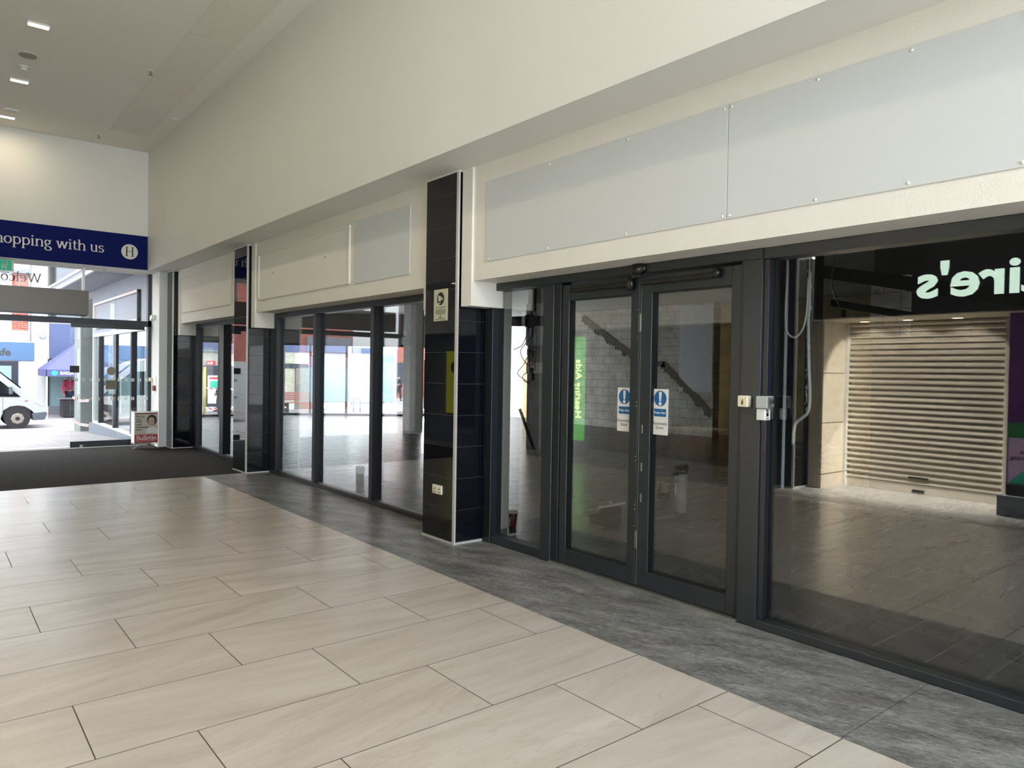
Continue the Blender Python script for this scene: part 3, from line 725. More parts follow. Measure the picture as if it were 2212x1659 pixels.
# ------------------------------------------------------------------ inside the empty shop
SH = 3.25
struct(bx('floor_shop', M['floor_shop'], -23.1, PD[0]+9, 4.12, 15.9, -.2, 0.), 'dark tiled floor of the empty shop', 'floor')
struct(MB().box(-15.4, -15.2, 3.66, 4.12, -.2, 0.).build('floor_sill', M['concrete']), 'concrete sill by the entrance', 'floor')
struct(MB().box(-23.1, -15.75, 3.58, 4.12, -.2, 0.).build('floor_bay', M['floor_shop']), 'dark tiled floor of the side window bay', 'floor')
struct(bx('ceiling_shop', M['shopceil'], -23.2, XB, 3.58, 16.1, SH+.06, SH+.3), 'bare dark ceiling of the empty shop', 'ceiling')
struct(bx('wall_shop_block', M['block'], -15.6, -10.72, 15.0, 15.25, 0, SH+.05), 'white painted blockwork wall at the back of the empty shop', 'wall')
struct(bx('wall_shop_back', M['barewhite'], -20.9, -15.6, 15.4, 15.6, 0, SH+.05), 'bare white plaster wall at the back of the empty shop', 'wall')
struct(bx('wall_shop_far', mat('stained_wall', (176, 160, 116), .9, var=.3, scale=2), -13., XB, 15.9, 16.05, 0, SH+.05), 'stained bare wall behind the blockwork', 'wall')
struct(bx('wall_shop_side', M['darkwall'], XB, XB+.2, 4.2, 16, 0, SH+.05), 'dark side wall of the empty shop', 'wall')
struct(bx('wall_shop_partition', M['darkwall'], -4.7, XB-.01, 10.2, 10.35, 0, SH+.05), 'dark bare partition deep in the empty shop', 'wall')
# ragged stair scar across the blockwork
mb = MB(); top = [(-15.55, 3.22), (-15.08, 3.16), (-13.41, 2.06), (-12.5, 1.44), (-12.46, 1.44)]
random.seed(3)
def scar(p, q, w, n_):
    up_, lo = [], []
    for i in range(n_+1):
        f = i/n_; x = p[0]+(q[0]-p[0])*f; z = p[1]+(q[1]-p[1])*f
        up_.append((x, 14.986, z)); lo.append((x-.05-random.random()*.08, 14.986, z-w*(.55+.75*random.random())))
    return up_+lo[::-1]
mb.prism(scar((-15.25, 3.2), (-12.75, 1.75), .17, 60), (0, .012, 0)); mb.prism(scar((-12.25, 1.86), (-10.74, .66), .17, 44), (0, .012, 0)); mb.prism([(-12.62, 14.986, 1.86), (-12.25, 14.986, 1.86), (-12.18, 14.986, 1.7), (-12.6, 14.986, 1.74)], (0, .012, 0))
tag(mb.build('stair_scar', mat('bare_mortar', (116, 108, 96), .95, var=.3, scale=14)), 'dark diagonal scar of a removed stair across the blockwork wall', 'wall scar')
tag(bx('plaster_board', mat('grey_board', (224, 224, 223), .8, var=.08), -11.75, -10.75, 14.988, 14.999, 1.1, SH), 'smooth grey board patch at the top corner of the blockwork', 'board')
# square columns
def column(x0, x1, y0, y1, label):
    t = thing('concrete_column', label, 'column', ((x0+x1)/2, (y0+y1)/2, 0), 'bare concrete columns')
    bx('shaft', M['concrete'], x0, x1, y0, y1, 0, SH+.05, t, .015)
    return t
column(-16.05, -15.72, 9.45, 9.85, 'slim bare concrete column carrying a white fire alarm')
t = column(-11.2, -10.5, 9.45, 10.0, 'thick bare concrete column behind the hanging cables')
bx('collar', M['barewhite'], -11.23, -10.47, 9.42, 10.03, 2.05, 2.9, t, .03)
bx('collar', M['barewhite'], -11.215, -10.485, 9.435, 10.015, 1.5, 1.72, t, .02)
t = thing('fire_alarm', 'white fire alarm sounder high on the slim concrete column', 'fire alarm', (-15.8, 9.42, 2.1))
bx('strobe_cap', M['white'], -15.93, -15.78, 9.36, 9.449, 2.38, 2.52, t, .03)
bx('sounder_body', M['white'], -15.96, -15.76, 9.33, 9.449, 2.15, 2.35, t, .03)
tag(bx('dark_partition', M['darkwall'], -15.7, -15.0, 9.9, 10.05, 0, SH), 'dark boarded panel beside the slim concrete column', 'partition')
tag(bx('orange_board', M['orange'], -15.74, -15.4, 9.872, 9.899, .55, 1.78), 'dull orange board fixed to the dark boarded panel', 'board')
# white painted pier right behind the sidelight
t = thing('plaster_pier', 'white painted pier standing just behind the glass sidelight', 'pier', (-5.36, 4.26, 0))
bx('shaft', M['white'], -5.62, -5.305, 4.16, 4.285, 0.07, SH+.05, t, .006); bx('chipped_foot', M['concrete'], -5.615, -5.31, 4.165, 4.28, 0, .07, t, .006)
t = thing('pipe_stub', 'short grey capped waste pipe on the shop floor behind the middle pane', 'pipe', (-8.91, 4.6, 0))
MB().lathe((-8.91, 4.6, 0), [(.055, 0), (.055, .2), (.05, .21)]).build('pipe', M['pvc'], t)
MB().lathe((-8.91, 4.6, .13), [(.06, 0), (.06, .085), (.045, .1)]).build('tape_wrap', M['grey_pl'], t)
t = thing('waste_pipe', 'tall grey waste pipe with black open elbow behind the door', 'pipe', (-5.11, 6.6, 0))
MB().cyl((-5.11, 6.6, 0), (-5.11, 6.6, .33), .066, 24).build('pipe', M['pvc'], t)
MB().cyl((-5.11, 6.6, .33), (-5.11, 6.6, .43), .07, 24).build('coupling', M['grey_pl'], t)
MB().ball((-5.11, 6.6, .455), .072).cyl((-5.11, 6.6, .455), (-5.15, 6.49, .47), .056, 20).cyl((-5.11, 6.6, .49), (-5.03, 6.58, .515), .03, 12).build('elbow', M['black'], t)
t = thing('bag_lump', 'small crumpled pale bag standing on the shop floor', 'bag', (-6.02, 7.42, 0))
random.seed(5); mb = MB(); mb.lathe((-6.02, 7.42, 0), [(.06, 0), (.09, .03), (.085, .1), (.1, .14), (.05, .15)], 14)
for v in mb.bm.verts: v.co += Vector((random.uniform(-.014, .014), random.uniform(-.014, .014), random.uniform(0, .012)))
mb.build('sack', mat('crumpled_plastic', (150, 140, 120), .5, var=.2, scale=14), t)
mb = MB(); mb.tube([(-6.1, 7.42, .13), (-6.04, 7.36, .16), (-5.96, 7.38, .14)], .012, 6); mb.build('tie', M['beigep'], t)
# dust sheet bag with brush head
t = thing('rubble_bag', 'dark rubble bag slumped on the shop floor behind the door', 'bag', (-5.33, 5.62, 0))
random.seed(9); mb = MB(); mb.prism([(-5.42, 5.46, 0), (-5.26, 5.40, 0), (-5.2, 5.72, 0), (-5.34, 5.82, 0)], (0, 0, .09))
bmesh.ops.subdivide_edges(mb.bm, edges=mb.bm.edges[:], cuts=3, use_grid_fill=True)
for v in mb.bm.verts:
    if v.co.z > .02: v.co.z += random.uniform(-.02, .015)+(.03 if v.co.y > 5.6 else -.045); v.co.x += random.uniform(-.02, .02)
for f in mb.bm.faces: f.smooth = True
mb.build('sack', mat('dark_sack', (40, 34, 30), .9, var=.3, scale=10), t)
t = thing('floor_brush', 'pale wooden brush head lying on the dark rubble bag', 'brush', (-5.26, 5.65, .11))
MB().prism([(-5.36, 5.55, .115), (-5.33, 5.5, .115), (-5.17, 5.74, .165), (-5.2, 5.79, .165)], (0, 0, .022)).build('head', M['beigep'], t)
MB().cyl((-5.28, 5.64, .16), (-5.28, 5.64, .19), .016, 12).build('handle_socket', M['beigep'], t)
# coffee cup
t = thing('paper_cup', 'maroon paper coffee cup beside the white pier behind the glass', 'cup', (-5.54, 4.52, 0))
MB().lathe((-5.54, 4.52, 0), [(.036, 0), (.037, .004), (.05, .15), (.048, .152)]).build('cup_body', M['cup'], t)
MB().lathe((-5.54, 4.52, .148), [(.053, 0), (.053, .009), (.048, .013), (.046, .024), (.012, .024)]).build('lid', M['beigep'], t)
text('brand_lettering', 'COSTA', .032, M['paper'], t, (-5.513, 4.4725, .028), (0, .1, 1), (-1, -.35, 0), depth=.0008, bold=.0006)
# hanging cables behind the sidelight
t = thing('black_pipe', 'black horizontal pipe with a joint ring behind the sidelight', 'pipe', (-6.0, 5.05, 2.05))
MB().cyl((-6.9, 5.12, 2.12), (-5.6, 5.12, 2.075), .055, 18).build('pipe', M['black'], t)
MB().cyl((-6.06, 5.12, 2.09), (-6.0, 5.12, 2.088), .075, 18).build('joint_ring', M['black'], t)
t = thing('cable_bundle', 'tangle of black and red cables hanging behind the sidelight', 'cables', (-5.86, 5.0, 1.1))
random.seed(11)
for i in range(9):
    x = -5.9+.012*i+random.uniform(-.01, .01); y = 5.0+random.uniform(-.03, .03); zb = random.uniform(1.55, 2.1)
    MB().tube([(x+random.uniform(-.12, .04), y, SH), (x+random.uniform(-.03, .03), y, 2.6), (x+random.uniform(-.03, .03), y, 2.25), (x+random.uniform(-.04, .02), y, 1.95), (x+random.uniform(-.02, .02), y, zb)], .004, 5).build('cable', M['black'], t)
MB().tube([(-5.84, 5.01, 2.5), (-5.835, 5.0, 2.35), (-5.84, 5.01, 2.18)], .028, 8).build('red_cable_bunch', mat('red_cable', (84, 18, 26), .5, var=.3, scale=60), t)
MB().tube([(-5.9, 4.98, 1.95), (-5.98, 4.98, 1.83), (-6.08, 4.98, 1.79), (-6.14, 4.98, 1.78)], .0042, 5).build('cable', M['black'], t)
MB().tube([(-5.8, 4.98, 1.93), (-5.93, 4.98, 1.84), (-6.01, 4.98, 1.77), (-5.99, 4.98, 1.7), (-5.935, 4.98, 1.645), (-5.87, 4.98, 1.605), (-5.83, 4.98, 1.62)], .0042, 5).build('cable', M['black'], t)
MB().tube([(-5.86, 4.98, 1.75), (-5.95, 4.98, 1.62), (-6.06, 4.98, 1.525), (-5.95, 4.98, 1.46), (-5.87, 4.98, 1.43), (-5.81, 4.98, 1.46)], .0045, 5).build('cable', M['black'], t)
MB().tube([(-5.82, 4.98, 1.52), (-5.9, 4.98, 1.53), (-5.97, 4.98, 1.49), (-5.93, 4.98, 1.435), (-5.86, 4.98, 1.43), (-5.81, 4.98, 1.48)], .0045, 5).build('cable', M['black'], t)
MB().tube([(-5.86, 4.98, 1.43), (-5.89, 4.98, 1.33), (-5.875, 4.98, 1.2), (-5.87, 4.98, 1.0)], .0042, 5).build('cable', M['black'], t)
for bx_, bz in ((-5.88, 1.75), (-5.835, 1.73), (-5.845, 1.55), (-5.82, 1.49)): MB().box(bx_-.02, bx_+.02, 4.97, 5.01, bz-.04, bz+.035, .01).build('connector', M['black'], t)
t = thing('timber_offcut', 'dark timber batten with pale end leaning in the empty shop', 'batten', (-6.6, 5.6, .9))
MB().cyl((-6.74, 5.6, 1.06), (-6.3, 5.75, .0), .018, 8).build('batten', mat('dark_batten', (48, 40, 34), .8, var=.2, scale=20), t)
MB().cyl((-6.752, 5.596, 1.09), (-6.74, 5.6, 1.06), .0185, 8).build('pale_end', M['wood'], t)
tag(bx('timber_stud', M['wood'], -18.38, -18.16, 15.35, 15.399, .02, 1.95), 'pale timber upright fixed to the far white wall', 'timber')
# steel frame and pieces visible through the right window
t = thing('steel_frame', 'black steel beams high in the empty shop behind the large window', 'steel frame', (-4.4, 9, 2.2))
MB().prism([(-4.95, 9, 3.0), (-4.95, 9, 2.84), (-2.6, 9, 2.3), (-2.6, 9, 2.48)], (0, .12, 0)).build('beam', M['black'], t)
MB().prism([(-4.84, 9.3, 2.56), (-4.84, 9.3, 2.47), (-3.2, 9.3, 2.1), (-3.2, 9.3, 2.2)], (0, .12, 0)).build('beam', M['black'], t)
bx('upright', M['black'], -5.02, -4.86, 9, 9.14, 0, SH+.05, t)
tag(bx('block_panel', M['block'], -4.69, -4.2, 10.1, 10.199, 2.1, 2.9), 'ragged patch of pale blockwork behind the black steel beams', 'blockwork')
# cable and conduit behind the large window
t = thing('loose_cable', 'white cable hanging in a long loop behind the large window', 'cable', (-2.45, 4.25, 1.78))
MB().tube([(-2.509, 4.25, 2.32), (-2.5, 4.25, 2.253), (-2.501, 4.25, 2.136), (-2.506, 4.25, 2.019), (-2.504, 4.25, 1.873), (-2.484, 4.25, 1.81), (-2.442, 4.25, 1.786), (-2.405, 4.25, 1.811), (-2.376, 4.25, 1.868), (-2.362, 4.25, 1.982), (-2.359, 4.25, 2.153)], .0062, 8).build('cable', M['pvc'], t)
t = thing('conduit', 'grey dusty conduit running down behind the large window and bending aside', 'conduit', (-2.4, 4.3, 1.1))
MB().tube([(-2.382, 4.3, 2.36), (-2.379, 4.3, 2.245), (-2.376, 4.3, 2.1)], .004, 8).build('thin_cable', M['pvc'], t)
MB().tube([(-2.378, 4.3, 2.2), (-2.376, 4.3, 2.0), (-2.379, 4.3, 1.871), (-2.368, 4.3, 1.6), (-2.358, 4.3, 1.437), (-2.364, 4.3, 1.33), (-2.40, 4.3, 1.285), (-2.44, 4.3, 1.255), (-2.458, 4.3, 1.21), (-2.463, 4.3, 1.11)], .0105, 10).build('tube', mat('dusty_conduit', (172, 174, 170), .6, var=.25, scale=50), t)
random.seed(4); mb = MB()
for i in range(70):
    z = 2.2-.0125*i; mb.ball((-2.386+random.uniform(-.006, .016), 4.303+random.uniform(0, .006), z+random.uniform(-.02, .02)), .003+.006*random.random()**2, (1, 1, 2.2), 6)
mb.build('plaster_crumbs', mat('plaster_dust', (150, 150, 144), .9, var=.2, scale=40), t)
t = thing('black_drop_cable', 'thin black cable with plug hanging near the steel beams', 'cable', (-4.35, 8.5, 2.25))
MB().tube([(-4.32, 8.5, SH), (-4.42, 8.5, 2.73), (-4.35, 8.5, 2.45), (-4.27, 8.5, 2.34)], .008, 6).build('cable', M['black'], t)
MB().box(-4.29, -4.24, 8.48, 8.52, 2.25, 2.34, .01).build('plug', M['black'], t)
t = sroot('trim_40', (-2.67, 4.3, 0), 'dark inner jamb with pale strip behind the door post', 'trim')
bx('liner', M['frame_dk'], -2.86, -2.60, 4.35, 4.55, .0, SH+.05, t); bx('pale_strip', M['grey_pl'], -2.599, -2.594, 4.40, 4.43, .8, 2.3, t)

# ------------------------------------------------------------------ shop's street windows
WN = [6]
def street_window(pts, z0, z1, label, mulls=(), wall_to=None, mw=.07, inner=True):
    """glazed run along pts[0]->pts[1] with mullions at fractions"""
    WN[0] += 1
    a = Vector((*pts[0], 0)); b = Vector((*pts[1], 0)); d = (b-a); Ln = d.length; d.normalize(); nrm = Vector((-d.y, d.x, 0))
    t = sroot('window_%d' % WN[0], ((a+b)/2)+Vector((0, 0, z0)), label, 'shop window')
    def bar(nm, s0, s1, zz0, zz1, th, m_):
        q = [a+d*s0-nrm*th/2, a+d*s1-nrm*th/2, a+d*s1+nrm*th/2, a+d*s0+nrm*th/2]
        MB().prism([(p.x, p.y, zz0) for p in q], (0, 0, zz1-zz0)).build(nm, m_, t)
    bar('head_frame', 0, Ln, z1-.07, z1, .1, M['frame_dk']); bar('sill_frame', 0, Ln, z0, z0+.06, .1, M['frame_dk'])
    es = [0]
    for f in (0,)+tuple(mulls)+(1,):
        s = f*Ln; s0 = max(0, s-mw/2); s1 = min(Ln, s+mw/2); bar('mullion', s0, s1, z0+.06, z1-.07, .1, M['frame_dk']); es += [s0, s1]
    es = es[2:-1]
    for i in range(0, len(es)-1, 2): bar('pane', es[i], es[i+1], z0+.06, z1-.07, .01, M['glass_w'])
    return t
street_window([(-21.9, 3.62), (-23.1, 6.0)], 0., 2.33, 'corner street window of the empty shop', (.5,))
street_window([(-23.1, 6.0), (-23.1, 9.0)], 0., 2.33, 'far street window of the empty shop seen by the newspaper stand', (.37, .7))
street_window([(-23.1, 9.0), (-20.75, 12.4)], 0., 2.33, 'diagonal far street window of the empty shop', (.24, .52, .78))
street_window([(-20.75, 12.4), (-20.75, 15.4)], 0., 2.33, 'last street window at the back corner of the empty shop', (.35, .7))
def seg_wall(name, p, q, th, z0, z1, m_, label):
    a = Vector((*p, 0)); b = Vector((*q, 0)); d = (b-a).normalized(); nrm = Vector((-d.y, d.x, 0))
    qd = [a-nrm*th/2, b-nrm*th/2, b+nrm*th/2, a+nrm*th/2]
    return struct(MB().prism([(v.x, v.y, z0) for v in qd], (0, 0, z1-z0)).build(name, m_), label, 'wall')
for i, (p, q) in enumerate((((-21.9, 3.62), (-23.1, 6.0)), ((-23.1, 6.0), (-23.1, 9.0)), ((-23.1, 9.0), (-20.75, 12.4)), ((-20.75, 12.4), (-20.75, 15.5)))):
    seg_wall('wall_downstand_%d' % (i+1), p, q, .25, 2.331, SH+.2, M['downstand'], 'grey boarded downstand over a street window, run %d' % (i+1))
    seg_wall('wall_plinth_%d' % (i+1), p, q, .3, -1., -.001, M['kerb'], 'street plinth under the shop windows, run %d' % (i+1))
for nm, p, q, e in (('window_daylight', (-22.95, 6.2), (-22.95, 8.8), 15), ('window_daylight', (-22.8, 9.3), (-20.7, 12.3), 30), ('window_daylight', (-20.6, 12.7), (-20.6, 15.2), 430)):
    L = bpy.data.lights.new(nm, 'AREA'); L.shape = 'RECTANGLE'; L.size = 2.1; L.size_y = math.hypot(q[0]-p[0], q[1]-p[1]); L.energy = e; L.color = (.9, .96, 1.)
    o = bpy.data.objects.new(nm, L); COL.objects.link(o); o.location = ((p[0]+q[0])/2, (p[1]+q[1])/2, 1.2); o.rotation_euler = (0, -PI/2, math.atan2(q[1]-p[1], q[0]-p[0])-PI/2)
# side window bay beside the entrance (along y = 3.55)
t = sroot('window_20', (-18.7, 3.55, 0), 'side shop window outside the entrance with four dark mullions', 'shop window')
bx('sill_frame', M['extframe'], -21.8, -15.75, 3.5, 3.6, .0, .05, t); bx('head_frame', M['extframe'], -21.8, -15.75, 3.5, 3.6, 2.25, 2.33, t)
for x0, x1 in ((-21.42, -20.66), (-19.52, -18.96), (-17.54, -17.18), (-15.85, -15.75)): bx('mullion', M['frame_dk'], (x0+x1)/2-.06, (x0+x1)/2+.06, 3.49, 3.6, .05, 2.25, t)
bx('corner_post', M['extframe'], -21.9, -21.78, 3.49, 3.61, 0, 2.33, t)
for x0, x1 in ((-21.78, -21.1), (-20.98, -19.3), (-19.18, -17.42), (-17.3, -15.86)): bx('pane', M['glass_w'], x0, x1, 3.545, 3.555, .05, 2.25, t)
struct(bx('trim_41', M['kerb'], -21.95, -15.7, 3.42, 3.75, -.6, .0), 'blue grey kerb plinth under the side window', 'plinth')
struct(bx('wall_side_fascia', M['extwall'], -22.0, -15.62, 3.5, 3.75, 2.331, 3.62), 'lilac grey fascia over the side window', 'wall')
t = thing('sign_frame', 'empty framed sign panel with a row of holes outside the entrance', 'sign panel', (-19.0, 3.47, 2.42))
mb = MB(); X0, X1, Z0, Z1 = -21.5, -16.5, 2.45, 3.1
for q in ((X0, X1, Z0, Z0+.05), (X0, X1, Z1-.05, Z1), (X0, X0+.06, Z0+.05, Z1-.05)): mb.box(q[0], q[1], 3.44, 3.5, q[2], q[3])
mb.build('frame', mat('pink_white_trim', (190, 176, 172), .5, var=.02), t); bx('frame_end', M['frame_dk'], X1-.07, X1, 3.43, 3.5, Z0, Z1, t)
bx('panel', M['extwall'], X0+.06, X1-.07, 3.488, 3.4995, Z0+.05, Z1-.05, t)
mb = MB()
for i in range(7): mb.disc((-20.1+.36*i, 3.4875, 2.66+.004*i), .014, (0, -1, 0), .001, u=U, v=V, seg=10)
mb.build('fixing_holes', M['ink'], t)
t = thing('street_canopy', 'pale canopy with white edges projecting over the pavement outside', 'canopy', (-20, 3.1, 3.45))
bx('soffit', M['extwall'], -25.0, -15.65, 2.75, 3.5, 3.46, 3.6, t); bx('edge_strip', M['extframe'], -25.0, -15.65, 2.7, 2.75, 3.44, 3.5, t); bx('edge_strip', M['extframe'], -25.0, -15.65, 2.7, 2.75, 3.6, 3.66, t); bx('gutter', M['clad'], -25.0, -15.65, 2.72, 2.75, 3.5, 3.6, t)
t = thing('street_post', 'pale square concrete post on the pavement outside the entrance', 'post', (-23.9, 3.69, -.36))
bx('shaft', M['postm'], -24.4, -23.4, 3.43, 3.93, -.38, 3.455, t, .02)

# ------------------------------------------------------------------ entrance
XG = -15.5
t = sroot('window_30', (XG, 1.2, 2.4), 'glazed transom above the street doors', 'transom window')
bx('transom_bar', M['frame_dk'], XG-.07, XG+.07, -1.02, 3.46, 2.285, 2.39, t)
bx('jamb_frame', M['frame_dk'], XG-.07, XG+.07, 3.40, 3.46, 0., 3.3, t); bx('jamb_frame', M['frame_dk'], XG-.07, XG+.07, -1.02, -.96, 0., 3.3, t)
bx('pane', M['glass_cl'], XG-.005, XG+.005, -.96, 3.4, 2.39, 3.3, t)
bx('threshold', M['alu'], XG-.18, XG+.0, -.96, 3.4, -.004, .008, t)
serif_text('welcome_lettering', 'Welcome', .115, mat('welcome_red', (66, 16, 22), .5, var=0), t, (XG-.012, 1.66, 2.985), (0, -1, 0), (0, 0, 1), wv=.1, wh=.06, depth=.002, track=.04)
t = sroot('door_2', (XG+.12, 2.75, 0), 'frameless sliding glass street door, parked open', 'sliding door')
ys0, ys1 = 2.1, 3.385
bx('pane', M['glass_cl'], XG+.1, XG+.112, ys0, ys1, .12, 2.215, t)
bx('bottom_rail', M['frame_dk'], XG+.08, XG+.13, ys0, ys1, .012, .12, t); bx('top_rail', M['black'], XG+.08, XG+.14, ys0, ys1-.06, 2.215, 2.285, t)
bx('floor_guide', M['steel'], XG+.075, XG+.135, ys0+.15, ys0+.2, .012, .06, t)
mb = MB()
for i in range(11):
    for zz in (1.225, .87):
        y = ys0+.07+.117*i; mb.box(XG+.112, XG+.1128, y, y+.022, zz, zz+.06); mb.box(XG+.112, XG+.1128, y+.032, y+.05, zz, zz+.06)
mb.build('safety_markings', M['white'], t)
bk = mat('sticker_back', (120, 116, 98), .7, var=.06)
bx('sticker', mat('sticker_back_dark', (72, 70, 66), .7, var=.05), XG+.112, XG+.114, 2.09, 2.24, 1.385, 1.51, t)
MB().disc((XG+.112, 2.765, 1.42), .078, (1, 0, 0), .002, u=(0, 1, 0), v=(0, 0, 1)).build('sticker', mat('sticker_back_round', (150, 142, 130), .7, var=.1), t)
bx('sticker', bk, XG+.112, XG+.114, 2.67, 2.86, 1.075, 1.245, t)
tag(bx('door_contact', M['cream_pl'], XG+.141, XG+.19, 3.4, 3.455, 1.23, 1.3), 'small cream door contact box on the entrance door jamb', 'door contact')
for mir in (False, True):
    y0, y1 = (3.46, 3.66) if not mir else (my(3.66), my(3.46))
    struct(bx('wall_jamb_%d' % (1+mir), M['white'], -15.62, -14.83, y0, y1, 0, 3.3), 'white jamb wall beside the street doors', 'wall')
    yy = (3.66, 4.25) if not mir else (-1.8, my(3.66))
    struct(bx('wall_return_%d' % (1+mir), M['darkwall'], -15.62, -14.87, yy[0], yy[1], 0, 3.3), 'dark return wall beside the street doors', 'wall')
t = thing('hanging_box', 'long bronze grey box hung on rods across the entrance', 'hanging box', (-15.1, 1.0, 2.43))
bx('box', mat('bronze_grey', (92, 86, 79), .4, metal=.5, var=.04, scale=2), -15.3, -15.06, -.6, 2.335, 2.432, 2.865, t); bx('base_plate', M['black'], -15.3, -15.06, -.6, 2.31, 2.415, 2.432, t)
for y in (2.27, 0.2): bx('rod', M['steel'], -15.24, -15.17, y-.02, y+.02, 2.865, 3.3, t)
t = thing('exit_sign', 'green emergency exit sign with running man hanging under the soffit', 'exit sign', (-15.0, 1.05, 3.05))
bx('panel', M['exitgreen'], -15.06, -15.05, .62, 1.185, 3.12, 3.285, t); bx('frame', M['white'], -15.07, -15.06, .6, 1.215, 3.1, 3.2995, t)
mb = MB(); cx = -15.05; yy = 1.1; zz = 3.2
mb.disc((cx, yy+.015, zz+.055), .013, (1, 0, 0), .001, u=(0, 1, 0), v=(0, 0, 1), seg=12)
for q in (((yy, zz+.04), (yy-.03, zz), .014), ((yy-.03, zz), (yy+.01, zz-.03), .01), ((yy+.01, zz-.03), (yy-.01, zz-.065), .009), ((yy-.03, zz), (yy-.055, zz-.05), .01), ((yy, zz+.035), (yy+.03, zz+.01), .007), ((yy, zz+.035), (yy-.045, zz+.035), .007)):
    (ya, za), (yb, zb), w = q; l = math.hypot(yb-ya, zb-za); nx, nz = -(zb-za)/l*w, (yb-ya)/l*w
    mb.prism([(cx, ya+nx, za+nz), (cx, yb+nx, zb+nz), (cx, yb-nx, zb-nz), (cx, ya-nx, za-nz)], (.001, 0, 0))
mb.build('running_man', M['white'], t)
mb = MB(); mb.box(cx, cx+.001, .955, .975, 3.165, 3.25); mb.prism([(cx, .93, 3.175), (cx, 1.0, 3.175), (cx, .965, 3.14)], (.001, 0, 0)); mb.build('arrow', M['white'], t)
t = thing('wall_bracket', 'pair of small white sensor boxes on the jamb wall', 'sensor', (-15.1, 3.45, 2.42))
bx('sensor', M['white'], -15.36, -15.28, 3.41, 3.459, 2.4, 2.48, t, .004); bx('sensor', M['white'], -15.22, -15.1, 3.39, 3.459, 2.42, 2.5, t, .004)
t = thing('hand_gel', 'white card and red break-glass point on the jamb wall', 'call point', (-15.1, 3.45, 1.05))
bx('card', M['paper'], -15.16, -15.02, 3.452, 3.4595, 1.17, 1.34, t); bx('call_point', M['darkred'], -15.18, -15.06, 3.425, 3.4595, 1.06, 1.15, t, .005); bx('surround', M['white'], -15.2, -15.18, 3.42, 3.4595, 1.05, 1.16, t)
# newspaper stand
SZ = .0045
t = thing('newspaper_stand', 'white wire newspaper stand with red Bulletin front beside the street door', 'newspaper stand', (-14.72, 3.2, 0))
X = -14.6; y0, y1 = 3.0, 3.40; z0, z1 = .115, .675
bx('box', M['paper'], X-.26, X-.006, y0, y1, z0, z1, t)
mb = MB()
for yy in (y0+.004, y1-.004):
    mb.tube([(X-.26, yy, SZ), (X-.26, yy, z1+.02)], .005, 6, 1); mb.tube([(X, yy, SZ), (X, yy, z1+.02)], .005, 6, 1); mb.tube([(X-.26, yy, z1+.015), (X, yy, z1+.015)], .005, 6, 1); mb.tube([(X-.26, yy, .1), (X, yy, .1)], .005, 6, 1)
mb.tube([(X, y0, .1), (X, y1, .1)], .005, 6, 1); mb.tube([(X, y0, z1+.015), (X, y1, z1+.015)], .005, 6, 1); mb.tube([(X-.13, y0, SZ), (X, y0+.12, .1)], .004, 6, 1); mb.tube([(X-.13, y1, SZ), (X, y1-.1, .1)], .004, 6, 1)
mb.build('wire_frame', M['white'], t)
fx = X-.006
bx('poster', M['beigep'], fx, fx+.003, y0+.012, y1-.01, .255, z1-.004, t)
bx('top_band', M['darkred'], fx+.003, fx+.004, y0+.012, y1-.01, z1-.03, z1-.012, t)
b_ = bx('red_band', M['red'], fx, fx+.0035, y0+.005, y1-.005, z0+.005, .265, t)
serif_text('masthead', 'Bulletin', .054, M['paper'], t, (fx+.0035, y0+.035, .17), (0, 1, 0), (0, 0, 1), wv=.13, wh=.07, depth=.001)
bx('underline', M['paper'], fx+.0035, fx+.0042, y0+.03, y1-.05, .15, .154, t)
for i, s in enumerate(('Pick up', 'your', 'FREE', 'local', 'newspaper', 'here')): text('headline', s, .047, M['ink'], t, (fx+.0035, y0+.03, .585-.048*i), (0, 1, 0), (0, 0, 1), depth=.0003, shear=.2, bold=.001)
P_ = lambda c, r, sc, m_, nm, e: MB().disc((fx+.003+e, y0+c[0], c[1]), r, (1, 0, 0), .0006, sc, u=(0, 1, 0), v=(0, 0, 1)).build(nm, m_, t)
P_((.295, .53), .088, (.95, 1.15), M['hairp'], 'printed_hair', 0.0)
P_((.285, .505), .066, (.85, 1.2), M['skinp'], 'printed_face', .0007)
MB().prism([(fx+.0032, y0+.19, .29), (fx+.0032, y0+.21, .37), (fx+.0032, y0+.27, .4), (fx+.0032, y0+.33, .4), (fx+.0032, y1-.015, .36), (fx+.0032, y1-.012, .29)], (.0006, 0, 0)).build('printed_shirt', M['paper'], t)
mb = MB()
for yy in (.255, .315): mb.box(fx+.0045, fx+.005, y0+yy-.02, y0+yy+.02, .508, .516)
mb.box(fx+.0045, fx+.005, y0+.265, y0+.31, .452, .458); mb.box(fx+.0045, fx+.005, y0+.2, y0+.24, .385, .389)
mb.build('printed_features', M['hairp'], t)
mb = MB(); mb.box(fx+.003, fx+.0035, y0+.03, y0+.34, .283, .286); mb.box(fx+.003, fx+.0035, y0+.03, y0+.3, .273, .276); mb.build('small_print', M['ink'], t)

# ------------------------------------------------------------------ across the hall (seen in the glass)
YO = my(4.0)
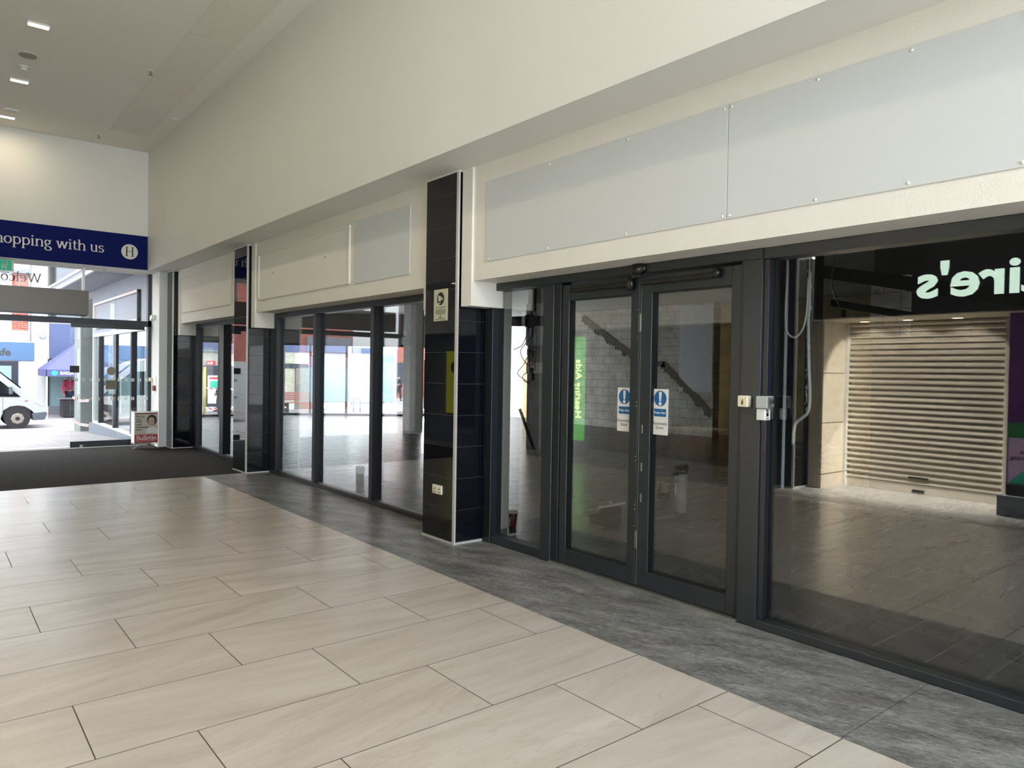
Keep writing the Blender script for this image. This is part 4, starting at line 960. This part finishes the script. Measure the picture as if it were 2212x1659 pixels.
# bay with the roller shutter shop
t = sroot('wall_opposite_1', (-2.6, -1.5, 0), 'cream tiled shop jamb and soffit across the hall', 'wall')
bx('jamb', M['jambtile'], PA[1]+.02, -5.08, -2.3, YO, 0, 2.3, t); bx('jamb_reveal', M['white'], -5.08, -5.04, -2.28, -2.14, 0, 2.3, t)
for zz in (1.585, .897, .19): bx('tile_joint', M['ink'], -5.0799, -5.078, -2.14, YO, zz, zz+.006, t)
bx('soffit', M['jambtile'], -5.08, PD[0], -2.3, -1.35, 2.3, 2.36, t)
bx('lintel', M['jambtile'], -5.08, PD[0], -2.5, -2.3, 2.27, 3.3, t)
bx('backing', M['darkwall'], -5.1, XB, -3.4, -3.3, 0, 3.3, t)
bx('floor', M['floor'], PA[1], XB, -3.3, -2.45, -.12, 0, t)
t = thing('roller_shutter', 'galvanised roller shutter across the hall, mirrored in the large window', 'roller shutter', (-4.1, -2.2, 0))
prof = []; zc = .12
while zc < 2.28:
    for q in ((0, 0), (.034, .004), (.046, .018), (.036, .044), (.0, .069)): prof.append((q[0], zc+q[1]))
    zc += .0785
pts = [(-5.04, -2.23+a, b) for a, b in prof]; pts = [(-5.04, -2.25, prof[0][1])]+pts+[(-5.04, -2.25, prof[-1][1])]
MB().prism(pts, (1.93, 0, 0)).build('slats', M['shutter'], t)
bx('bottom_rail', M['shutter'], -5.04, -3.11, -2.25, -2.19, 0.002, .12, t); bx('guide', M['shutter'], -3.11, -3.04, -2.28, -2.15, 0, 2.3, t)
bx('handle', M['black'], -4.2, -3.95, -2.20, -2.18, .2, .225, t); bx('lock', M['black'], -4.15, -4.0, -2.19, -2.18, .02, .055, t)
for i, x in enumerate((-4.72, -4.16, -3.57)):
    t = thing('soffit_downlight', ['round downlight over the shutter end by the pillar', 'round downlight over the shutter middle', 'round downlight over the shutter end by the purple window'][i], 'downlight', (x, -1.95, 2.29), 'downlights over the roller shutter')
    MB().cyl((x, -1.95, 2.3), (x, -1.95, 2.294), .075, 24).build('rim', M['white'], t); MB().cyl((x, -1.95, 2.294), (x, -1.95, 2.29), .058, 24).build('lens', M['lampwarm'], t)
    L = bpy.data.lights.new('spot', 'SPOT'); L.energy = 1700; L.color = (1., .93, .8); L.spot_size = 2.0; L.spot_blend = 1.; L.shadow_soft_size = .05
    o = bpy.data.objects.new('spot', L); COL.objects.link(o); o.location = (x, -1.90, 2.27); o.rotation_euler = (-.36, 0, 0)
t = thing('shop_sign', "black shop sign with lit mint Claire's letters across the hall", 'sign', (-2.6, -1.36, 2.31))
bx('sign_box', M['signblack'], -5.08, PD[0], -1.352, -1.253, 2.305, 3.299, t)
text('lit_letters', "Claire's", .56, M['mint'], t, (-3.785, -1.25, 2.505), (-1, 0, 0), (0, 0, 1), align='RIGHT', depth=.012, bold=.014, spacing=1.0, wide=1.17)
t = thing('display_window', 'shop display window with purple vinyl across the hall', 'display window', (-1.5, -1.5, 0))
bx('plinth', M['clad'], -2.93, PD[0], -1.75, -1.42, 0, .23, t)
bx('pane', M['purple'], -2.9, PD[0], -1.62, -1.6, 1.05, 2.3, t); bx('green_band', M['dgreen'], -2.9, PD[0], -1.62, -1.6, .78, 1.05, t); bx('lower_pane', M['clad'], -2.9, PD[0], -1.62, -1.6, .23, .78, t)
bx('side_pane', M['glass_cl'], -2.93, -2.915, -2.2, -1.6, .23, 2.3, t)
t = thing('window_poster', 'lilac and teal Free Piercing poster in the display window across the hall', 'poster', (-2.7, -1.58, .3))
bx('sheet', M['lilac'], -2.88, -2.62, -1.598, -1.594, .36, .88, t); MB().prism([(-2.88, -1.594, .36), (-2.62, -1.594, .36), (-2.62, -1.594, .62)], (0, .002, 0)).build('teal_corner', M['teal'], t)
text('lettering', 'Free\nPiercing', .07, M['ink'], t, (-2.64, -1.5915, .7), (-1, 0, 0), (0, 0, 1), depth=.0006, bold=.001)
bx('screen', M['signblack'], -2.87, -2.66, -1.55, -1.5, .235, .35, t)
# optician bay
struct(bx('wall_optician_back', mat('optician_wall', (110, 112, 78), .8, var=.1, scale=1), PB[1]+.02, PA[0]-.02, -5.6, -5.5, 0, 3.2), 'olive back wall of the open fronted optician across the hall', 'wall')
struct(bx('wall_optician_side', M['darkwall'], PB[1]-.1, PB[1], -5.6, -1.6, 0, 3.3), 'dark side wall of the optician', 'wall'); struct(bx('wall_optician_party', M['darkwall'], PA[0], PA[0]+.1, -5.6, -1.6, 0, 3.3), 'dark party wall of the optician', 'wall')
struct(bx('ceiling_optician', M['darkwall'], PB[1], PA[0], -5.6, -1.6, 3.2, 3.3), 'dark ceiling of the optician', 'ceiling'); struct(bx('floor_optician', M['floor_shop'], PB[1], PA[0], -5.6, -2.45, -.12, 0), 'dark floor of the optician', 'floor')
t = thing('lit_totem', 'glowing green Hearing Aids totem across the hall, mirrored in the door', 'lit sign', (-9.72, -1.45, .25))
bx('panel', M['green'], -9.98, -9.64, -1.55, -1.45, .27, 2.2, t, .03); bx('base', M['clad'], -10.02, -9.6, -1.6, -1.4, 0, .27, t)
text('lettering', 'Hearing Aids', .21, M['lime'], t, (-9.80, -1.4485, .68), (0, 0, 1), (1, 0, 0), depth=.0012, bold=.004)
t = thing('lit_poster', 'glowing yellow green poster panel across the hall, mirrored in the pillar', 'lit poster', (-12.9, -1.48, .6))
bx('panel', M['yellow'], -13.15, -12.2, -1.60, -1.52, .62, 1.95, t); bx('frame', M['frame_dk'], -13.19, -12.16, -1.62, -1.60, .58, 1.99, t)
mb = MB(); mb.disc((-12.5, -1.519, 1.6), .13, (0, 1, 0), .002, u=U, v=V); mb.disc((-12.85, -1.519, 1.6), .13, (0, 1, 0), .002, u=U, v=V); mb.box(-12.75, -12.6, -1.519, -1.517, 1.58, 1.62); mb.build('spectacles_print', M['ink'], t)
for i, (x, y) in enumerate(((-9.5, -2.9), (-8.3, -3.2), (-7.0, -3.6))):
    t = thing('display_counter', 'low orange wood counter in the optician across the hall, %s' % ['by the green totem', 'in the middle', 'by the pillar'][i], 'counter', (x, y, 0), 'optician counters')
    bx('carcass', M['orange'], x-.45, x+.35, y-.3, y+.3, .02, .5, t); bx('worktop', M['beigep'], x-.48, x+.38, y-.33, y+.33, .5, .54, t); bx('kick_plate', M['black'], x-.42, x+.32, y-.28, y+.28, 0, .02, t)
for i, x in enumerate((-9.3, -8.2, -7.0)):
    t = thing('soffit_downlight', 'round downlight in the optician ceiling, %s' % ['by the green totem', 'in the middle', 'by the pillar'][i], 'downlight', (x, -2.3, 3.18), 'optician downlights')
    MB().cyl((x, -2.3, 3.2), (x, -2.3, 3.19), .08, 24).build('rim', M['white'], t); MB().cyl((x, -2.3, 3.19), (x, -2.3, 3.186), .06, 24).build('lens', M['lampwarm'], t)
    L = bpy.data.lights.new('spot', 'SPOT'); L.energy = 60; L.color = (1., .87, .68); L.spot_size = 2.2; L.spot_blend = .8; L.shadow_soft_size = .05
    o = bpy.data.objects.new('spot', L); COL.objects.link(o); o.location = (x, -2.3, 3.17)
for i, x in enumerate((-12.2, -13.6)):
    t = thing('soffit_downlight', 'round downlight across the hall above the yellow poster, %s' % ['nearer the mat edge', 'nearer the street doors'][i], 'downlight', (x, -.95, 3.28), 'downlights above the yellow poster')
    MB().cyl((x, -1.05, 3.2995), (x, -1.05, 3.292), .08, 24).build('rim', M['white'], t); MB().cyl((x, -1.05, 3.292), (x, -1.05, 3.288), .06, 24).build('lens', M['lampwarm'], t)
t = sroot('wall_opposite_3', (-12.7, -1.7, 0), 'grey shopfront wall across the hall by the street doors', 'wall')
bx('wall', mat('grey_shopfront', (120, 124, 120), .4, var=.05), -15.6, PB[0], -1.8, -1.62, 0, 3.3, t)

# ------------------------------------------------------------------ street
GZ = -.55
mb = MB(); mb.prism([(-15.7, -30, -.004), (-28, -30, GZ), (-75, -30, GZ), (-75, -30, GZ-.3), (-15.7, -30, GZ-.3)], (0, 75, 0)); struct(mb.build('ground_street', M['street']), 'paved shopping street outside falling away from the entrance', 'street')

def van():
    t = thing('van', 'white delivery van parked in the street outside the doors', 'van', (-28.6, .5, GZ))
    XS, XF = -27.66, -29.55
    prof = [(-2.4, -.22), (-2.4, 1.72), (1.0, 1.76), (1.4, 1.62), (1.88, 1.22), (2.48, .66), (2.85, .40), (3.05, .22), (3.1, .1), (3.1, -.02), (2.78, -.05), (2.70, .05), (2.52, .17), (2.34, .2), (2.14, .17), (1.97, .05), (1.9, -.2)]
    MB().prism([(XS, y, z) for y, z in prof], (XF-XS, 0, 0)).build('body', M['vanw'], t)
    MB().prism([(XS+.012, y, z) for y, z in ((2.72, -.06), (3.12, -.02), (3.14, -.1), (3.06, -.27), (2.76, -.28))], (XF-XS-.03, 0, 0)).build('bumper', M['vangrey'], t)
    MB().prism([(XS+.006, y, z) for y, z in ((1.0, .5), (2.42, .47), (1.95, .92), (1.5, 1.3), (1.0, 1.32))], (.01, 0, 0)).build('side_window', M['vglass'], t)
    MB().prism([(XS-.1, 1.52, 1.535), (XS-.1, 2.42, .735), (XF+.1, 2.42, .735), (XF+.1, 1.52, 1.535)], (0, .03, .03)).build('windscreen', M['vglass'], t)
    MB().box(XS+.02, XS+.16, 2.1, 2.2, .55, .8, .03).build('wing_mirror', M['vangrey'], t)
    MB().prism([(XS+.006, 2.8, .3), (XS+.006, 2.98, .17), (XS+.006, 3.03, .2), (XS+.006, 2.88, .36)], (.012, 0, 0)).build('headlamp', M['grey_pl'], t)
    MB().ball((XS+.005, 2.57, .34), .03, (.4, 1.3, .6), 10).build('indicator', M['red'], t)
    MB().cyl((XS-.3, 2.34, -.1), (XS-.01, 2.34, -.1), .36, 28).build('wheel_arch', M['black'], t)
    for yy in (2.34, -1.3):
        w = MB().cyl((XS-.22, yy, GZ+.335), (XS+.01, yy, GZ+.335), .335, 32).build('wheel', M['rubber'], t)
        MB().cyl((XS+.005, yy, GZ+.335), (XS+.022, yy, GZ+.335), .19, 8, .15).build('rim', M['wheelw'], w)
        MB().cyl((XS+.02, yy, GZ+.335), (XS+.035, yy, GZ+.335), .06, 16).build('hub', M['black'], w)
    for yy in (2.34, -1.3): MB().cyl((XF, yy, GZ+.335), (XF+.22, yy, GZ+.335), .335, 24).build('wheel', M['rubber'], t)
    bx('door_gap', M['vangrey'], XS, XS+.004, 1.95, 1.96, -.1, .47, t)
van()

t = thing('gazebo', 'purple blue market gazebo with bakery valance outside', 'gazebo', (-33.7, 5.1, GZ))
gx0, gx1, gy0, gy1 = -34.8, -32.2, 3.61, 6.6
mb = MB(); ap = mb.bm.verts.new((-33.5, 5.1, 2.68)); cs = [mb.bm.verts.new(p) for p in ((gx0, gy0, 1.31), (gx1, gy0, 1.31), (gx1, gy1, 1.31), (gx0, gy1, 1.31))]
for i in range(4): mb.bm.faces.new((cs[i], cs[(i+1) % 4], ap))
mb.bm.faces.new(cs[::-1]); mb.build('roof', M['gaz'], t)
mb = MB(); mb.box(gx1-.02, gx1, gy0, gy1, 1.05, 1.309); mb.box(gx0, gx0+.02, gy0, gy1, 1.05, 1.309); mb.box(gx0, gx1, gy0, gy0+.02, 1.05, 1.309); mb.box(gx0, gx1, gy1-.02, gy1, 1.05, 1.309); mb.build('valance', M['gaz'], t)
MB().disc((gx1, gy0+.27, 1.18), .09, (1, 0, 0), .004, sc=(1.2, 1), u=(0, 1, 0), v=(0, 0, 1)).build('logo_disc', M['exitgreen'] if False else M['teal'], t)
text('valance_text', 'BAKERY', .15, M['paper'], t, (gx1+.001, gy0+.45, 1.13), (0, 1, 0), (0, 0, 1), depth=.002, bold=.003)
for p in ((gx0, gy0), (gx1-.03, gy0+.03), (gx1-.03, gy1), (gx0, gy1)): MB().cyl((*p, GZ), (*p, 1.2), .025, 8).build('leg', M['white'], t)
t = thing('market_table', 'market table with black skirt under the gazebo', 'table', (-33.2, 5.0, GZ))
bx('tabletop', M['clad'], -33.6, -32.6, 4.1, 5.9, .17, .2, t); bx('skirt', M['tablesk'], -33.55, -32.65, 4.22, 5.85, GZ+.03, .17, t)

def person(label, loc, rz, top, legs, h=1.7, stride=.0, bag=None):
    """standing or walking figure: one continuous skinned body, clothing and hair as parts"""
    t = thing('person', label, 'person', loc)
    k_ = h/1.75
    hipL, hipR = (.09, 0, .93), (-.09, 0, .93)
    J = dict(pel=(0, 0, .97), sp=(0, -.01, 1.18), ch=(0, 0, 1.38), nk=(0, 0, 1.5), hd=(0, .015, 1.6), tp=(0, .02, 1.71), fc=(0, .10, 1.60),
             hl=hipL, kl=(.1, .1*stride+.03, .5), al=(.1, .24*stride-.02, .09), tl=(.1, .24*stride+.13, .035),
             hr=hipR, kr=(-.1, -.05*stride+.03, .5), ar=(-.1, -.3*stride-.02, .09), tr=(-.1, -.3*stride+.13, .035),
             sl=(.18, 0, 1.42), el=(.25, .03-.12*stride, 1.14), wl=(.24, .14-.1*stride, .9), pl=(.235, .17-.1*stride, .82),
             sr=(-.18, 0, 1.42), er=(-.25, .03+.12*stride, 1.14), wr=(-.24, .14+.14*stride, .9), pr=(-.235, .17+.14*stride, .82))
    E = [('pel', 'sp', 0), ('sp', 'ch', 0), ('ch', 'nk', 0), ('nk', 'hd', 0), ('hd', 'tp', 0), ('hd', 'fc', 0)]
    for s in 'lr': E += [('pel', 'h'+s, 0), ('h'+s, 'k'+s, 0), ('k'+s, 'a'+s, 0), ('a'+s, 't'+s, 0), ('ch', 's'+s, 0), ('s'+s, 'e'+s, 0), ('e'+s, 'w'+s, 0), ('w'+s, 'p'+s, 0)]
    R_ = dict(pel=.14, sp=.125, ch=.14, nk=.06, hd=.095, tp=.06, fc=.03, h=.1, k=.06, a=.042, t=.035, s=.065, e=.045, w=.032, p=.035)
    for s, sg in (('l', 1), ('r', -1)):
        for i in range(5):
            px_, py_, pz_ = J['p'+s]
            if i < 4: J['f%d%s' % (i, s)] = (px_+sg*.004, py_+.035-.022*i, pz_-.045); J['g%d%s' % (i, s)] = (px_-sg*.008, py_+.045-.024*i, pz_-.085+.006*abs(i-1))
            else: J['f%d%s' % (i, s)] = (px_-sg*.012, py_+.05, pz_+.015); J['g%d%s' % (i, s)] = (px_-sg*.02, py_+.07, pz_-.015)
            E += [('p'+s, 'f%d%s' % (i, s), 0), ('f%d%s' % (i, s), 'g%d%s' % (i, s), 0)]
    def rad(n_): return R_.get(n_) or R_.get(n_[0], .009) if n_[0] not in 'fg' or n_ == 'fc' else .009
    def skin(nm, names, extra, m_, sub=1):
        me = bpy.data.meshes.new('s'); idx = {n_: i for i, n_ in enumerate(names)}
        me.from_pydata([Vector(J[n_])*k_ for n_ in names], [(idx[a], idx[b]) for a, b, _ in E if a in idx and b in idx], [])
        ob = bpy.data.objects.new('s', me); COL.objects.link(ob)
        md = ob.modifiers.new('skin', 'SKIN'); md.use_smooth_shade = True
        for n_, i in idx.items(): r = (rad(n_)+extra)*k_; me.skin_vertices[0].data[i].radius = (r, r*.8 if n_ in ('sp', 'ch', 'pel') else r)
        me.skin_vertices[0].data[0].use_root = True
        ob.modifiers.new('sub', 'SUBSURF').levels = sub
        dg = bpy.context.evaluated_depsgraph_get(); dg.update()
        m2 = bpy.data.meshes.new_from_object(ob.evaluated_get(dg)); bpy.data.objects.remove(ob)
        m2.transform(Matrix.Translation(loc) @ Matrix.Rotation(rz, 4, 'Z')); m2.materials.clear()
        return link(nm, m2, m_, t)
    skin('body', list(J), 0., M['skin'])
    skin('jacket', ['ch', 'sp', 'pel', 'sl', 'el', 'wl', 'sr', 'er', 'wr'], .016, top)
    skin('trousers', ['pel', 'hl', 'kl', 'al', 'hr', 'kr', 'ar'], .014, legs)
    q = Matrix.Translation(loc) @ Matrix.Rotation(rz, 4, 'Z')
    mb = MB(); mb.ball((0, -.005, 1.655*k_), .105*k_, (.95, 1.05, .85), 14)
    for v in list(mb.bm.verts):
        if v.co.z < 1.62*k_ and v.co.y > 0.02: v.co.z = 1.63*k_
    mb.bm.transform(q); mb.build('hair', M['hair'], t)
    for sg in (1, -1):
        mb = MB(); mb.ball((sg*.1*k_, (.24 if sg > 0 else -.3)*stride*k_+.04, .045), .05, (.9, 2.2, .9), 10); mb.bm.transform(q); mb.build('shoe', M['black'], t)
person('person in pink jacket and dark trousers standing behind the gazebo table', (-34.1, 4.62, GZ), -1.4, M['pink'], M['jeans'])
person('person in dark coat and blue jeans walking past the taped door', (-34.3, 10.6, GZ), 3.0, M['navyc'], M['jeans'], 1.72, .6)
person('person in grey top and blue jeans walking beside the dark coat', (-33.1, 10.55, GZ), 3.1, M['clad'], M['jeans'], 1.68, .5)
person('person in navy coat walking away along the side street', (-41.5, 24.1, GZ), .3, M['navyc'], M['navyc'], 1.75, .6)

# street buildings
def building(name, label, loc, parts):
    t = thing(name, label, 'building', loc)
    for p in parts: bx(p[0], p[1], *p[2:], t)
    return t
XF_ = -35.0
t = building('cafe_building', 'white rendered cafe building with blue fascia outside', (XF_-1, 1.3, GZ), [
    ('wall', M['facade'], XF_-3, XF_, -2.2, 3.96, GZ, 8.),
    ('window', M['facnavy'], XF_, XF_+.04, -1.2, 2.98, .2, 1.6), ('blind', M['shopwin'], XF_+.04, XF_+.05, -1., 2.75, .85, 1.42), ('door', M['facade'], XF_, XF_+.05, 2.35, 2.85, GZ, .78),
    ('brick_patch', M['brick'], XF_, XF_+.03, 2.76, 3.3, 2.85, 5.2), ('drainpipe', M['clad'], XF_, XF_+.08, 3.36, 3.41, 2.4, 6.), ('eaves', M['clad'], XF_, XF_+.3, -2, 3.4, 5.1, 5.25)])
t = thing('cafe_sign', 'light blue cafe fascia sign on the white building', 'sign', (XF_+.1, 1, 1.64))
bx('board', M['facblue'], XF_, XF_+.1, -1.3, 3.51, 1.64, 2.36, t); text('lettering', 'Cafe', .4, M['lettergrey'], t, (XF_+.1, 2.72, 1.83), (0, 1, 0), (0, 0, 1), depth=.01, align='RIGHT', bold=.008)
t = thing('hanging_sign', 'small round hanging sign on the white building', 'sign', (XF_+.1, 3.82, 2.8))
MB().disc((XF_+.2, 3.78, 2.62), .14, (1, 0, 0), .03, u=(0, 1, 0), v=(0, 0, 1), seg=6).build('board', M['clad'], t); MB().disc((XF_+.231, 3.78, 2.66), .095, (1, 0, 0), .006, u=(0, 1, 0), v=(0, 0, 1), seg=16).build('emblem', M['paper'], t); MB().tube([(XF_, 3.78, 2.78), (XF_+.21, 3.78, 2.78)], .012, 6, 1).build('bracket', M['black'], t)
building('blue_panel_shop', 'shop with blue upper panel and pale window behind the gazebo', (XF_-1, 6.5, GZ), [
    ('wall', M['facade'], XF_-3, XF_, 3.96, 9.6, GZ, 3.3), ('upper_cladding', M['clad'], XF_-3, XF_+.02, 4.27, 9.6, 3.3, 8.), ('panel', M['panelblue'], XF_, XF_+.06, 4.02, 9.3, 1.76, 3.18), ('window', M['shopwin'], XF_, XF_+.04, 4.02, 9.3, -.2, 1.7), ('window_frame', M['frame_dk'], XF_, XF_+.08, 3.97, 4.02, -.2, 1.72), ('window_frame', M['frame_dk'], XF_, XF_+.08, 4.02, 9.3, 1.7, 1.745), ('sill', M['clad'], XF_, XF_+.1, 4., 9.3, GZ, -.2)])
t = building('poster_shop', 'shop with navy doorway and posters beyond the far window', (XF_-1, 11.8, GZ), [
    ('wall', M['facade'], XF_-3, XF_, 9.6, 13.7, GZ, 8.), ('blue_band', M['panelblue'], XF_, XF_+.08, 10.0, 13.4, 2.28, 2.75), ('cornice', M['clad'], XF_, XF_+.15, 9.9, 13.5, 2.2, 2.28), ('curtain', mat('net_curtain', (150, 150, 140), .8, var=.2, scale=3), XF_, XF_+.03, 9.95, 13.3, 1.55, 2.2), ('navy_band', M['facnavy'], XF_, XF_+.1, 10.05, 13.3, 1.36, 1.56), ('doorway', M['facnavy'], XF_, XF_+.05, 10.08, 13.2, -.35, 1.36), ('stall_riser', M['facade'], XF_, XF_+.08, 10.0, 13.4, GZ, -.35)])
t2 = thing('sale_poster', 'white and pink poster in the navy doorway across the street', 'poster', (XF_+.06, 10.5, -.2))
bx('sheet', M['paper'], XF_+.05, XF_+.06, 10.24, 10.85, -.2, 1.1, t2); bx('red_header', M['red'], XF_+.06, XF_+.066, 10.3, 10.82, .93, 1.02, t2); bx('picture', M['teal'], XF_+.06, XF_+.066, 10.34, 10.8, .5, .85, t2)
t2 = thing('number_sign', 'small red shop sign with white characters above the navy doorway', 'sign', (XF_+.06, 10.35, 1.58))
bx('board', M['red'], XF_+.1, XF_+.12, 10.17, 10.55, 1.58, 1.78, t2); text('lettering', '£10', .15, M['paper'], t2, (XF_+.121, 10.2, 1.62), (0, 1, 0), (0, 0, 1), depth=.004, bold=.003)
building('stone_pier_shop', 'shop with stone pier and navy door across the street', (XF_-1, 15.6, GZ), [
    ('wall', M['facade'], XF_-3, XF_, 13.7, 17.5, GZ, 8.), ('blue_band', M['panelblue'], XF_, XF_+.08, 13.8, 17.2, 2.3, 2.75), ('window', mat('cream_display', (150, 148, 136), .6, var=.3, scale=3), XF_, XF_+.04, 13.9, 14.42, -.2, 2.25), ('stone_pier', M['stone'], XF_, XF_+.12, 14.43, 15.1, GZ, 1.5), ('navy_band', M['facnavy'], XF_, XF_+.1, 13.8, 15.1, 1.5, 1.72), ('door', M['panelblue'], XF_, XF_+.05, 15.2, 15.9, GZ, 2.2), ('window_side', M['shopwin'], XF_, XF_+.04, 15.95, 17.4, -.2, 2.25)])
building('white_shop', 'white shop with big pale window at the side street corner', (-40.5, 20.5, GZ), [
    ('wall', M['facade'], -42, -39, 18.0, 22.5, GZ, 3.3), ('fascia', M['panelblue'], -39, -38.94, 18.2, 21.4, 2.42, 2.8), ('window', mat('pale_shop_window', (176, 196, 194), .2, var=.06, scale=.8), -39, -38.96, 18.2, 21.1, -.45, 2.35), ('corner_window', M['shopwin'], -39, -38.96, 21.45, 22.3, -.45, 2.35), ('stall_riser', M['clad'], -39, -38.92, 18.0, 22.4, GZ, -.45), ('frame', M['clad'], -38.96, -38.9, 21.1, 21.2, -.45, 2.35)])
building('brick_house', 'brick building at the far end of the side street', (-45, 27, GZ), [('wall', M['brick'], -48, -46, 24.5, 34, GZ, 8.), ('window', M['facnavy'], -46, -45.95, 26, 27.5, .5, 2.)])
building('brick_building', 'red brick building with grey fascia along the street', (XF_-1, -6, GZ), [
    ('wall', M['brick'], XF_-3, XF_, -9.5, -2.2, GZ, 8.), ('fascia', M['clad'], XF_, XF_+.1, -9.4, -6.95, 2.35, 3.1), ('lower_fascia', mat('mauve_fascia', (140, 112, 132), .6, var=.05), XF_, XF_+.08, -9.4, -6.5, 1.6, 2.1), ('window', M['shopwin'], XF_, XF_+.04, -9.2, -2.6, -.2, 1.6)])
building('grey_building', 'long pale building further down the street', (XF_-1, -16, GZ), [('wall', M['facade'], XF_-3, XF_, -28, -9.5, GZ, 8.), ('window', M['shopwin'], XF_, XF_+.04, -27, -10, -.2, 1.9), ('fascia', M['facblue'], XF_, XF_+.1, -27, -10, 1.95, 2.6)])

t = thing('street_bench', 'red brown slatted bench in the street beyond the far window', 'bench', (-32.7, 13.8, GZ))
for i in range(4): bx('back_slat', M['bench'], -32.95, -32.92, 12.9, 14.7, .0+.1*i, .07+.1*i, t)
for i in range(3): bx('seat_slat', M['bench'], -32.88+.13*i, -32.78+.13*i, 12.9, 14.7, -.12, -.08, t)
for y in (13.1, 14.5): MB().box(-32.94, -32.5, y-.03, y+.03, GZ, -.12).build('leg', M['black'], t)
t = thing('bike_rack', 'steel hoop bike rack in the street', 'bike rack', (-30.7, 15.7, GZ))
MB().tube([(-30.8, 15.53, GZ), (-30.8, 15.53, .05), (-30.77, 15.6, .16), (-30.74, 15.72, .16), (-30.7, 15.8, .05), (-30.7, 15.82, GZ)], .025, 8, 4).build('hoop', M['vangrey'], t)
t = thing('yellow_post', 'slim yellow post in the street beyond the far window', 'post', (-32.1, 9.3, GZ))
MB().cyl((-32.1, 9.28, GZ), (-32.1, 9.28, 1.5), .05, 12).build('shaft', M['yellowp'], t)
t = thing('white_post', 'pale square canopy post just outside the diagonal window', 'post', (-24.0, 9.3, GZ))
bx('shaft', M['extframe'], -24.2, -23.9, 9.25, 9.5, GZ, 3.4, t)
for i, (p, q, z_, lb) in enumerate((((-32.05, 9.3), (-31.5, 12.6), .55, 'upper red and white barrier tape beyond the far window'), ((-32.05, 9.3), (-31.5, 12.6), -.3, 'lower red and white barrier tape beyond the far window'), ((-24.6, 3.41), (-22.0, 3.42), .52, 'upper red and white barrier tape at the pale street post'), ((-24.6, 3.41), (-22.0, 3.42), -.14, 'lower red and white barrier tape at the pale street post'))):
    a = Vector((*p, z_)); b = Vector((*q, z_+.02)); mid = (a+b)/2-Vector((0, 0, .05)); d = (b-a).normalized(); nrm = Vector((-d.y, d.x, 0))*.003
    mb = MB(); pts = [a, mid, b]
    mb.prism([a, mid, b, b+Vector((0, 0, .075)), mid+Vector((0, 0, .075)), a+Vector((0, 0, .075))], nrm)
    tag(mb.build('barrier_tape', M['tape']), lb, 'barrier tape', 'barrier tapes in the street')

# ------------------------------------------------------------------ world, camera, render look
W = bpy.data.worlds.new('overcast'); S.world = W; W.use_nodes = True
bg = W.node_tree.nodes['Background']; bg.inputs[0].default_value = (.93, .97, 1., 1); bg.inputs[1].default_value = 8.

cam = bpy.data.cameras.new('camera'); co = bpy.data.objects.new('camera', cam); COL.objects.link(co)
cam.sensor_fit = 'HORIZONTAL'; cam.sensor_width = 36; cam.lens = 36*1573.374/2212; cam.clip_end = 300; cam.clip_start = .02
f_, cx_, cy_ = 1573.374, 1106., 829.5
r1 = -Vector((-168-cx_, -(780-cy_), -f_)).normalized(); r2 = Vector((3049-cx_, -(832-cy_), -f_)).normalized(); r3 = r1.cross(r2)
Rm = Matrix((r1, r2, r3))           # world = Rm @ camera
co.matrix_world = Matrix.Translation((0, 0, 1.55)) @ Rm.to_4x4()
S.camera = co
S.view_settings.view_transform = 'Standard'; S.view_settings.look = 'None'; S.view_settings.gamma = 1; S.view_settings.exposure = 0.06
S.view_settings.use_curve_mapping = False
S.cycles.use_denoising = True; S.cycles.use_adaptive_sampling = False; S.cycles.denoising_prefilter = 'ACCURATE'
S.cycles.transparent_max_bounces = 24; S.cycles.max_bounces = 12; S.cycles.diffuse_bounces = 5; S.cycles.glossy_bounces = 5
S.cycles.sample_clamp_indirect = 4.
S.cycles.caustics_reflective = False; S.cycles.caustics_refractive = False
